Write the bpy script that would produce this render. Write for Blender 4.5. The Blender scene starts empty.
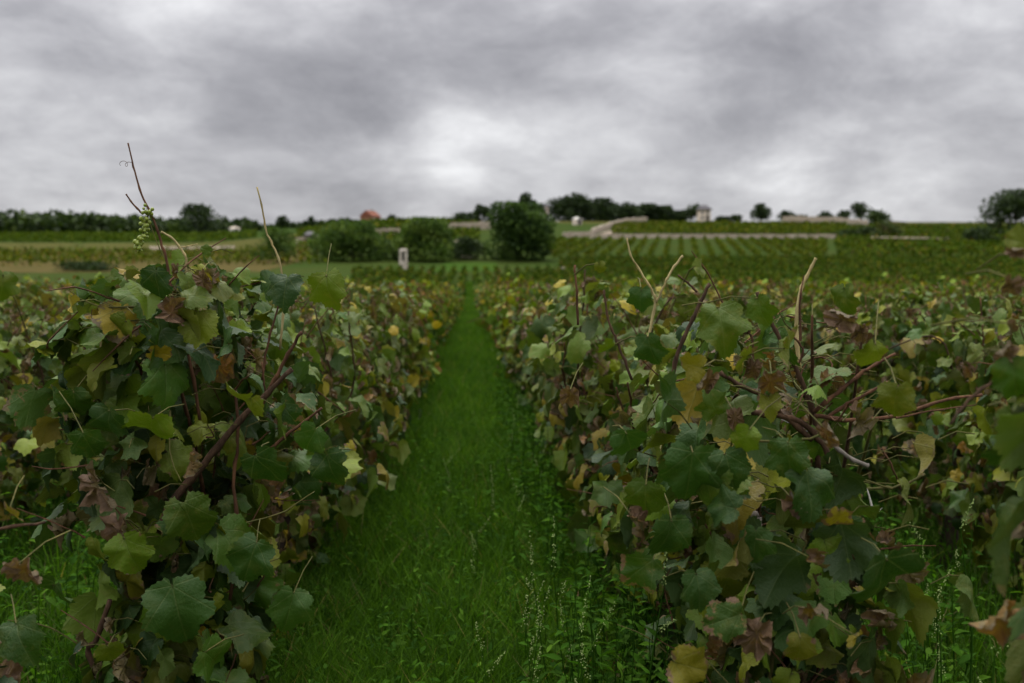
import bpy, math, random
import numpy as np
from mathutils import Vector, Matrix, Euler
R = math.radians
C = bpy.context.scene.collection
scn = bpy.context.scene

# ---------------------------------------------------------------- camera
EYE = 1.25
F = 35 / 36 * 1024
cam = bpy.data.cameras.new('camera'); camo = bpy.data.objects.new('camera', cam); C.objects.link(camo)
cam.lens = 35; cam.sensor_width = 36; cam.clip_start = 0.05; cam.clip_end = 6000
PITCH = math.atan((341.5 - 275) / F); YAW = math.atan((512 - 470) / F)
camo.location = (0, 0, EYE)
camo.rotation_euler = (math.pi / 2 - PITCH, 0, -YAW)
cam.dof.use_dof = True; cam.dof.focus_distance = 2.25; cam.dof.aperture_fstop = 3.6
scn.camera = camo
CM = camo.rotation_euler.to_matrix()

# ---------------------------------------------------------------- world
SKY = 1.05
SKY_OFF = (6.2, 3.4, 1.8)
SUN_DIR = Vector((-0.12, 0.45, 0.90)).normalized()       # towards the bright part of the cloud
w = bpy.data.worlds.new('World'); scn.world = w; w.use_nodes = True
nt = w.node_tree; nt.nodes.clear()
def N(t, **k):
    n = nt.nodes.new(t)
    for a, b in k.items(): setattr(n, a, b)
    return n
def L(a, b): nt.links.new(a, b)
def M_(op, a, b=None, c=None, clamp=False):
    n = N('ShaderNodeMath', operation=op, use_clamp=clamp)
    for i, v in enumerate((a, b, c)):
        if v is None: continue
        if isinstance(v, (int, float)): n.inputs[i].default_value = v
        else: L(v, n.inputs[i])
    return n.outputs[0]
def ramp(f, pts):
    n = N('ShaderNodeValToRGB'); L(f, n.inputs[0]); e = n.color_ramp.elements
    while len(e) < len(pts): e.new(0.5)
    for i, (p, c) in enumerate(pts):
        e[i].position = p; e[i].color = (*c, 1) if len(c) == 3 else c
    return n.outputs[0]
def mixc(f, a, b, bt='MIX'):
    n = N('ShaderNodeMix', data_type='RGBA', blend_type=bt)
    for s, v in ((n.inputs[0], f), (n.inputs[6], a), (n.inputs[7], b)):
        if isinstance(v, (int, float)): s.default_value = v
        elif isinstance(v, tuple): s.default_value = (*v, 1)
        else: L(v, s)
    return n.outputs[2]
def noise(vec, scale, detail=4, rough=.55, dist=0.0):
    n = N('ShaderNodeTexNoise'); L(vec, n.inputs['Vector'])
    n.inputs['Scale'].default_value = scale; n.inputs['Detail'].default_value = detail
    n.inputs['Roughness'].default_value = rough; n.inputs['Distortion'].default_value = dist
    return n.outputs[0]

out = N('ShaderNodeOutputWorld'); bg = N('ShaderNodeBackground'); L(bg.outputs[0], out.inputs[0])
sky = N('ShaderNodeTexSky', sky_type='NISHITA'); sky.sun_disc = False
sky.sun_elevation = math.asin(SUN_DIR.z); sky.sun_rotation = math.atan2(SUN_DIR.x, SUN_DIR.y)
tc = N('ShaderNodeTexCoord'); sep = N('ShaderNodeSeparateXYZ'); L(tc.outputs['Generated'], sep.inputs[0])
zz = M_('MAXIMUM', sep.outputs[2], 0.0)
den = M_('ADD', zz, 0.24)
cx = M_('DIVIDE', sep.outputs[0], den); cy = M_('DIVIDE', sep.outputs[1], den)
cv = N('ShaderNodeCombineXYZ'); L(cx, cv.inputs[0]); L(cy, cv.inputs[1])
cv.inputs[2].default_value = 3.7
def vmap(vec, sc, loc=(0, 0, 0)):
    n = N('ShaderNodeMapping'); n.inputs['Scale'].default_value = sc; n.inputs['Location'].default_value = loc; L(vec, n.inputs[0]); return n.outputs[0]
def warp(vec, scale, amt):
    n = N('ShaderNodeTexNoise'); L(vec, n.inputs['Vector']); n.inputs['Scale'].default_value = scale; n.inputs['Detail'].default_value = 3
    a = N('ShaderNodeVectorMath', operation='SUBTRACT'); L(n.outputs['Color'], a.inputs[0]); a.inputs[1].default_value = (.5, .5, .5)
    b = N('ShaderNodeVectorMath', operation='SCALE'); L(a.outputs[0], b.inputs[0]); b.inputs['Scale'].default_value = amt
    c = N('ShaderNodeVectorMath', operation='ADD'); L(vec, c.inputs[0]); L(b.outputs[0], c.inputs[1]); return c.outputs[0]
dirv = vmap(tc.outputs['Generated'], (1, 1, 2.1), SKY_OFF)
big = noise(warp(dirv, 1.6, .35), 2.1, 3, .5)
lump = noise(warp(dirv, 3.5, .16), 5.0, 10, .59)
sheet = noise(warp(cv.outputs[0], 1.0, .4), 1.1, 9, .58)
dens = M_('ADD', M_('MULTIPLY', big, .36), M_('ADD', M_('MULTIPLY', sheet, .24), M_('MULTIPLY', lump, .40)))
# thin place in the cloud layer where the light comes through, and a paler strip low over the hill
def glow(px, py, k, s):
    v = (CM @ Vector(((px - 512) / F, (341.5 - py) / F, -1))).normalized()
    d = N('ShaderNodeVectorMath', operation='DOT_PRODUCT'); L(tc.outputs['Generated'], d.inputs[0]); d.inputs[1].default_value = v
    e = M_('POWER', M_('MAXIMUM', d.outputs['Value'], 0.0), k)
    return M_('MULTIPLY', e, s)
g = M_('ADD', glow(440, 140, 1100, .12), glow(600, 190, 90, .05))
g = M_('ADD', g, glow(430, 205, 200, .06)); g = M_('ADD', g, glow(830, 130, 90, .05))
g = M_('ADD', g, glow(250, 60, 60, .06)); g = M_('ADD', g, glow(200, 160, 110, -.10)); g = M_('ADD', g, glow(620, 100, 140, -.06))
g = M_('ADD', g, glow(850, 180, 160, .06)); g = M_('ADD', g, glow(930, 200, 90, .05)); g = M_('ADD', g, glow(950, 60, 60, -.05))
dens = M_('ADD', M_('MULTIPLY_ADD', M_('SUBTRACT', dens, .5), 1.9, .535), g)
cl = ramp(dens, [(.30, (.25, .248, .270)), (.42, (.35, .348, .372)), (.52, (.475, .473, .497)), (.62, (.63, .63, .65)), (.74, (.88, .885, .90))])
zen = M_('ADD', M_('MULTIPLY', M_('POWER', zz, 2.2), 5.0), 1.0)
cl2 = mixc(1.0, cl, zen, 'MULTIPLY')
scale10 = mixc(1.0, cl2, (10, 10, 10), 'MULTIPLY')
col = mixc(.965, sky.outputs[0], scale10)
L(col, bg.inputs[0]); bg.inputs[1].default_value = 0.1 * SKY

# ---------------------------------------------------------------- sun (veiled by the cloud)
sl = bpy.data.lights.new('sun', 'SUN'); sl.energy = 1.5; sl.angle = R(14); sl.color = (1, .96, .9)
so = bpy.data.objects.new('sun', sl); C.objects.link(so)
so.rotation_euler = SUN_DIR.to_track_quat('Z', 'Y').to_euler()

vs = scn.view_settings; vs.view_transform = 'Standard'; vs.look = 'None'; vs.exposure = 0.0; vs.gamma = 1; vs.use_curve_mapping = False
scn.render.engine = 'CYCLES'
cy_ = scn.cycles; cy_.use_denoising = True; cy_.max_bounces = 5; cy_.diffuse_bounces = 1; cy_.glossy_bounces = 2
cy_.transmission_bounces = 4; cy_.transparent_max_bounces = 4; cy_.caustics_reflective = False; cy_.caustics_refractive = False
cy_.use_adaptive_sampling = True

# ---------------------------------------------------------------- helpers
def tag(o, label=None, cat=None, group=None, kind=None):
    if label: o['label'] = label
    if cat: o['category'] = cat
    if group: o['group'] = group
    if kind: o['kind'] = kind
    return o
def empty(name, loc):
    o = bpy.data.objects.new(name, None); o.empty_display_size = .2; C.objects.link(o); o.location = loc; return o
def at(px, py, d):
    """the point at world depth Y = d on the sight line of a photo position (for measuring)"""
    v = CM @ Vector(((px - 512) / F, (341.5 - py) / F, -1))
    return Vector((0, 0, EYE)) + v * (d / v.y)
def xat(px, d): return at(px, 275, d).x
rng = np.random.default_rng(7)

class MB:
    """collects vertices, faces, leaf coordinates and one colour per vertex, then links ONE mesh object"""
    def __init__(s): s.v, s.f3, s.f4, s.uv, s.c, s.n, s.m3, s.m4 = [], [], [], [], [], 0, [], []
    def add(s, v, f3=None, f4=None, uv=None, c=(.3, .5, 0, 1), mi=0):
        v = np.asarray(v, float).reshape(-1, 3)
        s.v.append(v); n = len(v)
        s.uv.append(np.zeros((n, 2)) if uv is None else np.asarray(uv, float))
        c = np.asarray(c, float)
        s.c.append(np.tile(c, (n, 1)) if c.ndim == 1 else c)
        if f3 is not None and len(f3): s.f3.append(np.asarray(f3, int) + s.n); s.m3.append(np.full(len(f3), mi))
        if f4 is not None and len(f4): s.f4.append(np.asarray(f4, int) + s.n); s.m4.append(np.full(len(f4), mi))
        s.n += n
    def mesh(s, name, mats, smooth=True):
        me = bpy.data.meshes.new(name)
        v = np.concatenate(s.v); f3 = np.concatenate(s.f3) if s.f3 else np.zeros((0, 3), int)
        f4 = np.concatenate(s.f4) if s.f4 else np.zeros((0, 4), int)
        me.vertices.add(len(v)); me.vertices.foreach_set('co', v.astype(np.float32).ravel())
        lv = np.concatenate([f3.ravel(), f4.ravel()]).astype(np.int32)
        me.loops.add(len(lv)); me.loops.foreach_set('vertex_index', lv)
        st = np.concatenate([np.arange(len(f3)) * 3, len(f3) * 3 + np.arange(len(f4)) * 4]).astype(np.int32)
        me.polygons.add(len(st)); me.polygons.foreach_set('loop_start', st)
        mi = np.concatenate(s.m3 + s.m4).astype(np.int32); me.polygons.foreach_set('material_index', mi)
        me.polygons.foreach_set('use_smooth', np.full(len(st), smooth))
        me.update(calc_edges=True)
        uv = np.concatenate(s.uv)[lv]; l = me.uv_layers.new(name='UVMap'); l.data.foreach_set('uv', uv.astype(np.float32).ravel())
        a = me.attributes.new('leaf', 'FLOAT_COLOR', 'POINT'); a.data.foreach_set('color', np.concatenate(s.c).astype(np.float32).ravel())
        for m in (mats if isinstance(mats, (list, tuple)) else [mats]): me.materials.append(m)
        me.validate(); return me
    def build(s, name, mats, parent=None, smooth=True):
        o = bpy.data.objects.new(name, s.mesh(name, mats, smooth)); C.objects.link(o)
        if parent: o.parent = parent
        return o

def tube(mb, pts, rad, sides=6, c=(.3, .5, 0, 1), mi=0, cap=True):
    P = np.asarray([tuple(p) for p in pts], float); n = len(P)
    r = np.broadcast_to(np.asarray(rad, float), (n,))
    T = np.gradient(P, axis=0); T /= np.linalg.norm(T, axis=1)[:, None] + 1e-9
    ref = np.array([.31, .87, .38]); 
    if abs(T[0] @ ref) > .9: ref = np.array([.9, -.2, .4])
    A = np.cross(T, ref); A /= np.linalg.norm(A, axis=1)[:, None] + 1e-9; B = np.cross(T, A)
    th = np.arange(sides) / sides * 2 * math.pi
    V = P[:, None, :] + r[:, None, None] * (np.cos(th)[None, :, None] * A[:, None, :] + np.sin(th)[None, :, None] * B[:, None, :])
    i = np.arange(n - 1)[:, None] * sides; j = np.arange(sides)[None, :]; k = (j + 1) % sides
    f4 = np.stack([i + j, i + k, i + sides + k, i + sides + j], -1).reshape(-1, 4)
    V = V.reshape(-1, 3); f3 = []
    if cap:
        V = np.vstack([V, P[0], P[-1]]); e = n * sides
        f3 = [(e, (q + 1) % sides, q) for q in range(sides)] + [(e + 1, (n - 1) * sides + q, (n - 1) * sides + (q + 1) % sides) for q in range(sides)]
    uv = np.zeros((len(V), 2)); L_ = np.concatenate([[0], np.cumsum(np.linalg.norm(np.diff(P, axis=0), axis=1))])
    uv[:n * sides, 1] = np.repeat(L_, sides); uv[:n * sides, 0] = np.tile(th, n)
    mb.add(V, f3, f4, uv, c, mi)

def smooth_line(pts, n):
    P = np.asarray([tuple(p) for p in pts], float)
    if len(P) == 2: t = np.linspace(0, 1, n)[:, None]; return P[0] * (1 - t) + P[1] * t
    Q = np.vstack([2 * P[0] - P[1], P, 2 * P[-1] - P[-2]]); outp = []
    for t in np.linspace(0, len(P) - 1 - 1e-6, n):
        i = int(t); u = t - i; a, b, c, d = Q[i:i + 4]
        outp.append(.5 * (2 * b + (c - a) * u + (2 * a - 5 * b + 4 * c - d) * u * u + (3 * b - a - 3 * c + d) * u ** 3))
    return np.array(outp)

def cane_line(pts, n, r0, r1, wob=.004, rg=rng):
    """a knobbly shoot: radius swells at every node and the line kinks there"""
    P = smooth_line(pts, n); P[1:-1:3] += rg.normal(0, wob * .6, P[1:-1:3].shape)
    r = np.linspace(r0, r1, n); r[::4] *= 1.3
    return P, r

def box(mb, c, s, rot=0.0, taper=1.0, mi=0, c4=(.3, .5, 0, 1)):
    x, y, z = [q / 2 for q in s]; v = []
    for zz_, t in ((-z, 1), (z, taper)):
        for a, b in ((-x, -y), (x, -y), (x, y), (-x, y)):
            a *= t; b *= t
            v.append((c[0] + a * math.cos(rot) - b * math.sin(rot), c[1] + a * math.sin(rot) + b * math.cos(rot), c[2] + zz_))
    mb.add(v, None, [(3, 2, 1, 0), (4, 5, 6, 7), (0, 1, 5, 4), (1, 2, 6, 5), (2, 3, 7, 6), (3, 0, 4, 7)], None, c4, mi)

# ---------------------------------------------------------------- materials
def mat(name):
    global nt
    m = bpy.data.materials.new(name); m.use_nodes = True; nt = m.node_tree; nt.nodes.clear()
    o = N('ShaderNodeOutputMaterial'); return m, o
def principled(o, base, rough=.7, spec=.3, bump=None, bstr=.3, bdist=.01):
    p = N('ShaderNodeBsdfPrincipled'); 
    if isinstance(base, tuple): p.inputs['Base Color'].default_value = (*base, 1)
    else: L(base, p.inputs['Base Color'])
    if isinstance(rough, (int, float)): p.inputs['Roughness'].default_value = rough
    else: L(rough, p.inputs['Roughness'])
    p.inputs['Specular IOR Level'].default_value = spec
    if bump is not None:
        b = N('ShaderNodeBump'); b.inputs['Strength'].default_value = bstr; b.inputs['Distance'].default_value = bdist
        L(bump, b.inputs['Height']); L(b.outputs[0], p.inputs['Normal'])
    L(p.outputs[0], o.inputs[0]); return p

def leaf_material(name, stops, gain=1.0, detail=True, transl=.17, brownk=1.0, rough=.5, spec=.24):
    m, o = mat(name)
    at_ = N('ShaderNodeAttribute', attribute_name='leaf'); sp = N('ShaderNodeSeparateColor'); L(at_.outputs['Color'], sp.inputs[0])
    stage, rnd, brown = sp.outputs[0], sp.outputs[1], sp.outputs[2]
    base = ramp(stage, [(p, tuple(q * gain for q in c)) for p, c in stops])
    # value variation leaf to leaf
    base = mixc(1.0, base, ramp(rnd, [(0, (.34, .38, .44)), (.6, (.74, .76, .70)), (1, (1.18, 1.14, .88))]), 'MULTIPLY')
    hgt = None
    if detail:
        uv = N('ShaderNodeUVMap', uv_map='UVMap'); s = N('ShaderNodeSeparateXYZ'); L(uv.outputs[0], s.inputs[0])
        x, y = s.outputs[0], s.outputs[1]
        off = N('ShaderNodeCombineXYZ'); L(x, off.inputs[0]); L(y, off.inputs[1]); L(M_('MULTIPLY', rnd, 37.0), off.inputs[2])
        rad = M_('SQRT', M_('ADD', M_('MULTIPLY', x, x), M_('POWER', M_('SUBTRACT', y, .32), 2.0)))
        blot = noise(off.outputs[0], 3.2, 6, .62, .4); speck = noise(off.outputs[0], 15, 3, .6)
        # yellow patches between the veins
        yl = M_('MULTIPLY', M_('SMOOTHSTEP' if False else 'MULTIPLY', M_('SUBTRACT', blot, .5, clamp=True), 4.0, clamp=True), M_('MULTIPLY', stage, .85))
        base = mixc(yl, base, (.17, .15, .022))
        # main veins: five rays from the petiole, side veins as fine bands
        ang = M_('DIVIDE', M_('ARCTAN2', x, M_('ADD', y, .02)), R(47))
        rr = M_('SQRT', M_('ADD', M_('MULTIPLY', x, x), M_('MULTIPLY', y, y)))
        dv = M_('MULTIPLY', M_('ABSOLUTE', M_('SUBTRACT', ang, M_('ROUND', ang))), rr)
        vein = M_('SUBTRACT', 1.0, M_('MULTIPLY', dv, 42.0), clamp=True)
        fr = M_('ABSOLUTE', M_('SUBTRACT', ang, M_('ROUND', ang)))
        side = M_('SINE', M_('MULTIPLY', M_('SUBTRACT', rr, M_('MULTIPLY', fr, .45)), 62.0))
        side = M_('POWER', M_('MAXIMUM', side, 0.0), 6.0)
        vv = M_('ADD', M_('MULTIPLY', vein, .28), M_('MULTIPLY', side, .08), clamp=True)
        base = mixc(vv, base, (.13 * gain, .16 * gain, .05 * gain))
        # dried brown margins and dead spots
        bm = M_('ADD', M_('MULTIPLY', rad, .85), M_('MULTIPLY', M_('SUBTRACT', blot, .5), 1.5))
        bf = M_('MULTIPLY', M_('SUBTRACT', bm, M_('SUBTRACT', 1.02, M_('MULTIPLY', brown, .95 * brownk))), 9.0, clamp=True)
        spots = M_('MULTIPLY', M_('MULTIPLY', M_('SUBTRACT', speck, .66, clamp=True), 16.0, clamp=True), M_('MULTIPLY', stage, 1.3, clamp=True))
        brc = mixc(noise(off.outputs[0], 9, 4, .6), (.042, .025, .016), (.23, .14, .078))
        rim = M_('MULTIPLY', M_('SUBTRACT', 1.0, M_('ABSOLUTE', M_('SUBTRACT', M_('MULTIPLY', bf, 2.0), 1.0))), .6)
        base = mixc(rim, base, (.22, .16, .03))
        base = mixc(M_('MAXIMUM', bf, spots), base, brc)
        hgt = M_('ADD', M_('MULTIPLY', vv, -.6), M_('MULTIPLY', noise(off.outputs[0], 11, 4, .6), .7))
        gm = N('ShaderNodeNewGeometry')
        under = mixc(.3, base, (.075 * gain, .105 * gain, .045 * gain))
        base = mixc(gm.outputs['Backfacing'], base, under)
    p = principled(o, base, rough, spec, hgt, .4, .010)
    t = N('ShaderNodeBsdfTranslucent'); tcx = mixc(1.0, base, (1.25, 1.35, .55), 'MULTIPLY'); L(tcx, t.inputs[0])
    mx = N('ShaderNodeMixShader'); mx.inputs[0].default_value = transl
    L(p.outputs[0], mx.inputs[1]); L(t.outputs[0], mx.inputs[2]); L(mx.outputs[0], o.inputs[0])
    return m

VINE_STOPS = [(0, (.024, .064, .012)), (.28, (.046, .108, .010)), (.5, (.112, .175, .009)), (.66, (.20, .20, .013)), (.8, (.33, .235, .018)), (.9, (.24, .118, .042)), (1, (.085, .047, .028))]
M_leaf = leaf_material('vine_leaf', VINE_STOPS)
M_leaf_far = leaf_material('vine_leaf_far', VINE_STOPS, detail=False, rough=.6, spec=.14, gain=1.1, transl=.17)
GRASS_STOPS = [(0, (.044, .110, .006)), (.5, (.080, .18, .010)), (.8, (.13, .25, .014)), (1, (.24, .21, .07))]
M_leaf_hill = leaf_material('vine_leaf_hill', VINE_STOPS, detail=False, rough=.8, spec=.05, gain=.66)
M_grass = leaf_material('grass_blade', GRASS_STOPS, detail=False, transl=.35, rough=.75, spec=.12)
WEED_STOPS = [(0, (.028, .088, .008)), (.5, (.056, .145, .012)), (.8, (.11, .205, .026)), (1, (.19, .21, .08))]
M_weed = leaf_material('weed_leaf', WEED_STOPS, detail=False, transl=.4, rough=.85, spec=.05)
TREE_STOPS = [(0, (.018, .036, .011)), (.5, (.045, .078, .015)), (.8, (.10, .135, .026)), (1, (.13, .075, .037))]
M_tree = leaf_material('tree_leaf', TREE_STOPS, detail=False, transl=.2, rough=.65, spec=.2)

M_tree_light = leaf_material('light_tree_leaf', TREE_STOPS, detail=False, transl=.25, rough=.7, spec=.1, gain=1.8)
def bark(name, a, b, sc=30, st=.8):
    m, o = mat(name); tc_ = N('ShaderNodeTexCoord'); mp = N('ShaderNodeMapping'); L(tc_.outputs['Object'], mp.inputs[0]); mp.inputs['Scale'].default_value = (1, 1, .3)
    n1 = noise(mp.outputs[0], sc, 6, .65, .6); n2 = noise(tc_.outputs['Object'], sc * .2, 3)
    c = mixc(ramp(n1, [(.35, (0, 0, 0)), (.65, (1, 1, 1))]), a, b); c = mixc(1.0, c, ramp(n2, [(.3, (.65, .65, .65)), (.7, (1.3, 1.25, 1.2))]), 'MULTIPLY')
    principled(o, c, .85, .15, n1, st, .01); return m
M_bark = bark('vine_bark', (.022, .015, .011), (.085, .06, .045))
M_cane = bark('cane_bark', (.05, .024, .014), (.13, .065, .034), 60, .4)
M_dark_cane = bark('dark_cane_bark', (.032, .019, .012), (.10, .058, .034), 60, .5)
M_straw = bark('straw_cane', (.24, .19, .08), (.42, .35, .17), 70, .3)
M_green_cane = bark('green_cane', (.06, .07, .02), (.125, .11, .036), 70, .3)
M_stake = bark('weathered_wood', (.12, .105, .09), (.24, .215, .185), 26, .6)
M_trunk = bark('tree_bark', (.03, .024, .018), (.085, .07, .055), 4, .6)

def plain(name, col, rough=.6, spec=.3, var=.25, sc=8):
    m, o = mat(name); tc_ = N('ShaderNodeTexCoord'); n1 = noise(tc_.outputs['Object'], sc, 5, .6)
    c = mixc(1.0, col, ramp(n1, [(.3, (1 - var,) * 3), (.7, (1 + var,) * 3)]), 'MULTIPLY')
    principled(o, c, rough, spec, n1, .2, .01); return m
def stone(name, a, b, sc):
    m, o = mat(name); tc_ = N('ShaderNodeTexCoord')
    v = N('ShaderNodeTexVoronoi'); v.feature = 'F1'; L(tc_.outputs['Object'], v.inputs['Vector']); v.inputs['Scale'].default_value = sc
    e = N('ShaderNodeTexVoronoi'); e.feature = 'DISTANCE_TO_EDGE'; L(tc_.outputs['Object'], e.inputs['Vector']); e.inputs['Scale'].default_value = sc
    sp = N('ShaderNodeSeparateColor'); L(v.outputs['Color'], sp.inputs[0])
    c = mixc(sp.outputs[0], a, b); c = mixc(ramp(e.outputs[0], [(.0, (1, 1, 1)), (.06, (0, 0, 0))]), c, tuple(q * .5 for q in a))
    n1 = noise(tc_.outputs['Object'], sc * 3, 5, .6); c = mixc(1.0, c, ramp(n1, [(.3, (.75, .75, .75)), (.7, (1.2, 1.2, 1.2))]), 'MULTIPLY')
    principled(o, c, .85, .2, e.outputs[0], .5, .03); return m
M_wall_stone = stone('drystone', (.36, .29, .22), (.52, .44, .35), 2.4)
M_pale_stone = stone('pale_stone', (.44, .38, .31), (.56, .50, .42), 1.6)
M_white = plain('limewash', (.66, .62, .56), .7, .2, .12, 2)
M_cream = plain('cream_render', (.68, .58, .47), .8, .2, .15, 1.5)
M_pinkstone = plain('pinkish_render', (.42, .33, .27), .8, .2, .2, 1.5)
M_slate = plain('slate_roof', (.055, .05, .055), .6, .3, .3, 5)
M_rooftile = plain('terracotta_tile', (.20, .07, .04), .75, .2, .3, 5)
M_orange = plain('orange_render', (.32, .15, .09), .8, .2, .2, 2)
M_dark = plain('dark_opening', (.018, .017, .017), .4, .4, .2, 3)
M_grape = None
m, o = mat('green_grape'); tc_ = N('ShaderNodeTexCoord'); n1 = noise(tc_.outputs['Object'], 55, 2)
p = principled(o, mixc(n1, (.11, .17, .014), (.27, .31, .04)), .35, .45)
p.inputs['Subsurface Weight'].default_value = .25; p.inputs['Subsurface Radius'].default_value = (.004, .006, .002)
M_grape = m
M_tie = plain('pale_dry_ribbon', (.60, .56, .50), .7, .2, .15, 60)
M_wire = plain('galvanised_wire', (.14, .135, .13), .45, .5, .2, 20)
M_seed = plain('weed_seed', (.24, .31, .10), .8, .2, .35, 120)

# ---------------------------------------------------------------- terrain
RP = np.array([(-60, 0), (6, 0), (20, -.12), (45, -.5), (72, -.5), (120, .7), (140, 2.2), (160, 3.6), (200, 7), (240, 10.2), (300, 16.9), (330, 19), (400, 22.6), (470, 25), (700, 24), (1600, 10)], float)
LP = np.array([(-60, 0), (6, 0), (20, -.12), (45, -.5), (72, -.5), (120, 1.0), (200, 5), (300, 10.6), (400, 17.4), (500, 21.5), (620, 26), (900, 26), (1600, 12)], float)
def zt(X, Y):
    X = np.asarray(X, float); Y = np.asarray(Y, float)
    acc = 0
    for k in (-12, -6, 0, 6, 12):
        Yk = Y + k * np.clip(Y / 120, 0, 1)
        u = X / np.maximum(Yk, 25) * F + 470
        t = np.clip((u - 190) / 230, 0, 1); t = t * t * (3 - 2 * t)
        acc = acc + np.interp(Yk, RP[:, 0], RP[:, 1]) * t + np.interp(Yk, LP[:, 0], LP[:, 1]) * (1 - t)
    z = acc / 5
    z = z + .03 * np.sin(X * 1.7 + Y * .6) * np.sin(Y * .9 - X * .4) * np.clip((Y + 2) / 8, 0, 1)
    return z
def zg(x, y): return float(zt(x, y))

m, o = mat('ground'); tc_ = N('ShaderNodeTexCoord'); P_ = tc_.outputs['Object']
n1 = noise(P_, .06, 5, .6); n2 = noise(P_, 1.8, 6, .65); n3 = noise(P_, 14, 5, .7)
c = mixc(ramp(n1, [(.38, (0, 0, 0)), (.62, (1, 1, 1))]), (.030, .056, .009), (.042, .058, .011))
c = mixc(ramp(n2, [(.45, (0, 0, 0)), (.7, (1, 1, 1))]), c, (.030, .048, .010))
c = mixc(M_('MULTIPLY', ramp(n3, [(.5, (0, 0, 0)), (.75, (1, 1, 1))]), .5), c, (.048, .036, .022))
principled(o, c, .95, .01, n3, .6, .03); M_ground = m
Ys = np.concatenate([np.linspace(-12, 20, 65), np.linspace(21, 130, 90), np.linspace(132, 480, 120), np.linspace(490, 1600, 40)])
S = np.linspace(-1.6, 1.6, 161)
YY, SS = np.meshgrid(Ys, S, indexing='ij'); XX = SS * (18 + np.maximum(YY, 0) * .75)
ZZ = zt(XX, YY); nY, nX = YY.shape
idx = np.arange(nY * nX).reshape(nY, nX)
f4 = np.stack([idx[:-1, :-1], idx[:-1, 1:], idx[1:, 1:], idx[1:, :-1]], -1).reshape(-1, 4)
mb = MB(); mb.add(np.stack([XX, YY, ZZ], -1).reshape(-1, 3), None, f4)
tag(mb.build('terrain', M_ground), kind='structure')

def field_mat(name, a, b, stripe=0.0, ang=0.0, sc=.12):
    m, o = mat(name); tc_ = N('ShaderNodeTexCoord'); P_ = tc_.outputs['Object']
    n1 = noise(P_, sc, 5, .6); n2 = noise(P_, 1.1, 5, .65)
    f = M_('ADD', M_('MULTIPLY', n1, .6), M_('MULTIPLY', n2, .4)); c = mixc(ramp(f, [(.38, (0, 0, 0)), (.62, (1, 1, 1))]), a, b)
    principled(o, c, .95, .01, n2, .4, .05); return m
def field(name, corners, mt, lift=.03, nu=30, nv=14):
    """sheet on the terrain; corners (column, depth): near-left, near-right, far-right, far-left"""
    q = [np.array((xat(a, d), d)) for a, d in corners]; pts = []
    for v in np.linspace(0, 1, nv):
        for u in np.linspace(0, 1, nu):
            a = (q[0] * (1 - u) + q[1] * u) * (1 - v) + (q[3] * (1 - u) + q[2] * u) * v
            pts.append((a[0], a[1], zg(a[0], a[1]) + lift))
    ix = np.arange(nu * nv).reshape(nv, nu)
    f = np.stack([ix[:-1, :-1], ix[:-1, 1:], ix[1:, 1:], ix[1:, :-1]], -1).reshape(-1, 4)
    mb = MB(); mb.add(pts, None, f); return tag(mb.build(name, mt), kind='structure')
F_brown = field_mat('stubble_field', (.066, .060, .018), (.098, .072, .026))
F_olive = field_mat('olive_field', (.056, .064, .015), (.078, .070, .020))
F_green = field_mat('green_field', (.028, .054, .010), (.038, .060, .012))
F_bright = field_mat('bright_grass', (.030, .064, .009), (.040, .076, .010))
F_track = field_mat('pale_track', (.20, .16, .12), (.27, .22, .17))
field('brown_field', [(-400, 125), (262, 133), (345, 215), (-400, 230)], F_brown, .03)
field('olive_field', [(-400, 232), (330, 217), (330, 300), (-400, 300)], F_olive, .03)
field('green_field', [(-500, 303), (400, 303), (400, 400), (-500, 420)], F_green, .03)
field('bright_grass_field', [(432, 133), (500, 133), (496, 152), (446, 152)], F_bright, .05)
field('crest_field', [(560, 300), (1300, 290), (1300, 420), (520, 420)], F_olive, .03)

# ---------------------------------------------------------------- leaf shapes
HALF = np.array([(0, 0), (.07, -.10), (.22, -.17), (.40, -.12), (.53, .03), (.54, .16), (.48, .27), (.60, .42), (.62, .56), (.47, .65), (.34, .71), (.27, .84), (.13, .95), (0, 1.02)])
def outline(n, teeth=.035, seed=0):
    rg = np.random.default_rng(seed)
    full = np.vstack([HALF, (HALF[1:-1] * [-1, 1])[::-1]])
    full = full + rg.normal(0, .034, full.shape); full[0] = (0, 0)
    cl = np.vstack([full, full[:1]]); s = np.concatenate([[0], np.cumsum(np.linalg.norm(np.diff(cl, axis=0), axis=1))])
    t = np.linspace(0, s[-1], n, endpoint=False)
    p = np.stack([np.interp(t, s, cl[:, 0]), np.interp(t, s, cl[:, 1])], -1)
    c = np.array((0, .3)); k = np.arange(n)
    p = c + (p - c) * (1 + teeth * rg.uniform(.35, 1.5, n) * np.where(k % 2 == 0, 1.0, -1.0) * np.where(k == 0, 0, 1))[:, None]
    return p
def template(n, rings, teeth, seed):
    p = outline(n, teeth, seed); c = np.array((0, .30)); V = [c]
    for r in rings: V += list(c + (p - c) * r)
    V = np.array(V); f3 = [(0, 1 + q, 1 + (q + 1) % n) for q in range(n)]; f4 = []
    for k in range(len(rings) - 1):
        a = 1 + k * n; b = a + n
        f4 += [(a + q, b + q, b + (q + 1) % n, a + (q + 1) % n) for q in range(n)]
    return V, np.array(f3), np.array(f4).reshape(-1, 4)
T0 = [template(72, (.36, .72, 1.0), .036, s) for s in range(7)]
T1 = [template(26, (.6, 1.0), .05, s) for s in range(4)]
T2 = [template(9, (1.0,), .0, s) for s in range(3)]
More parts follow.
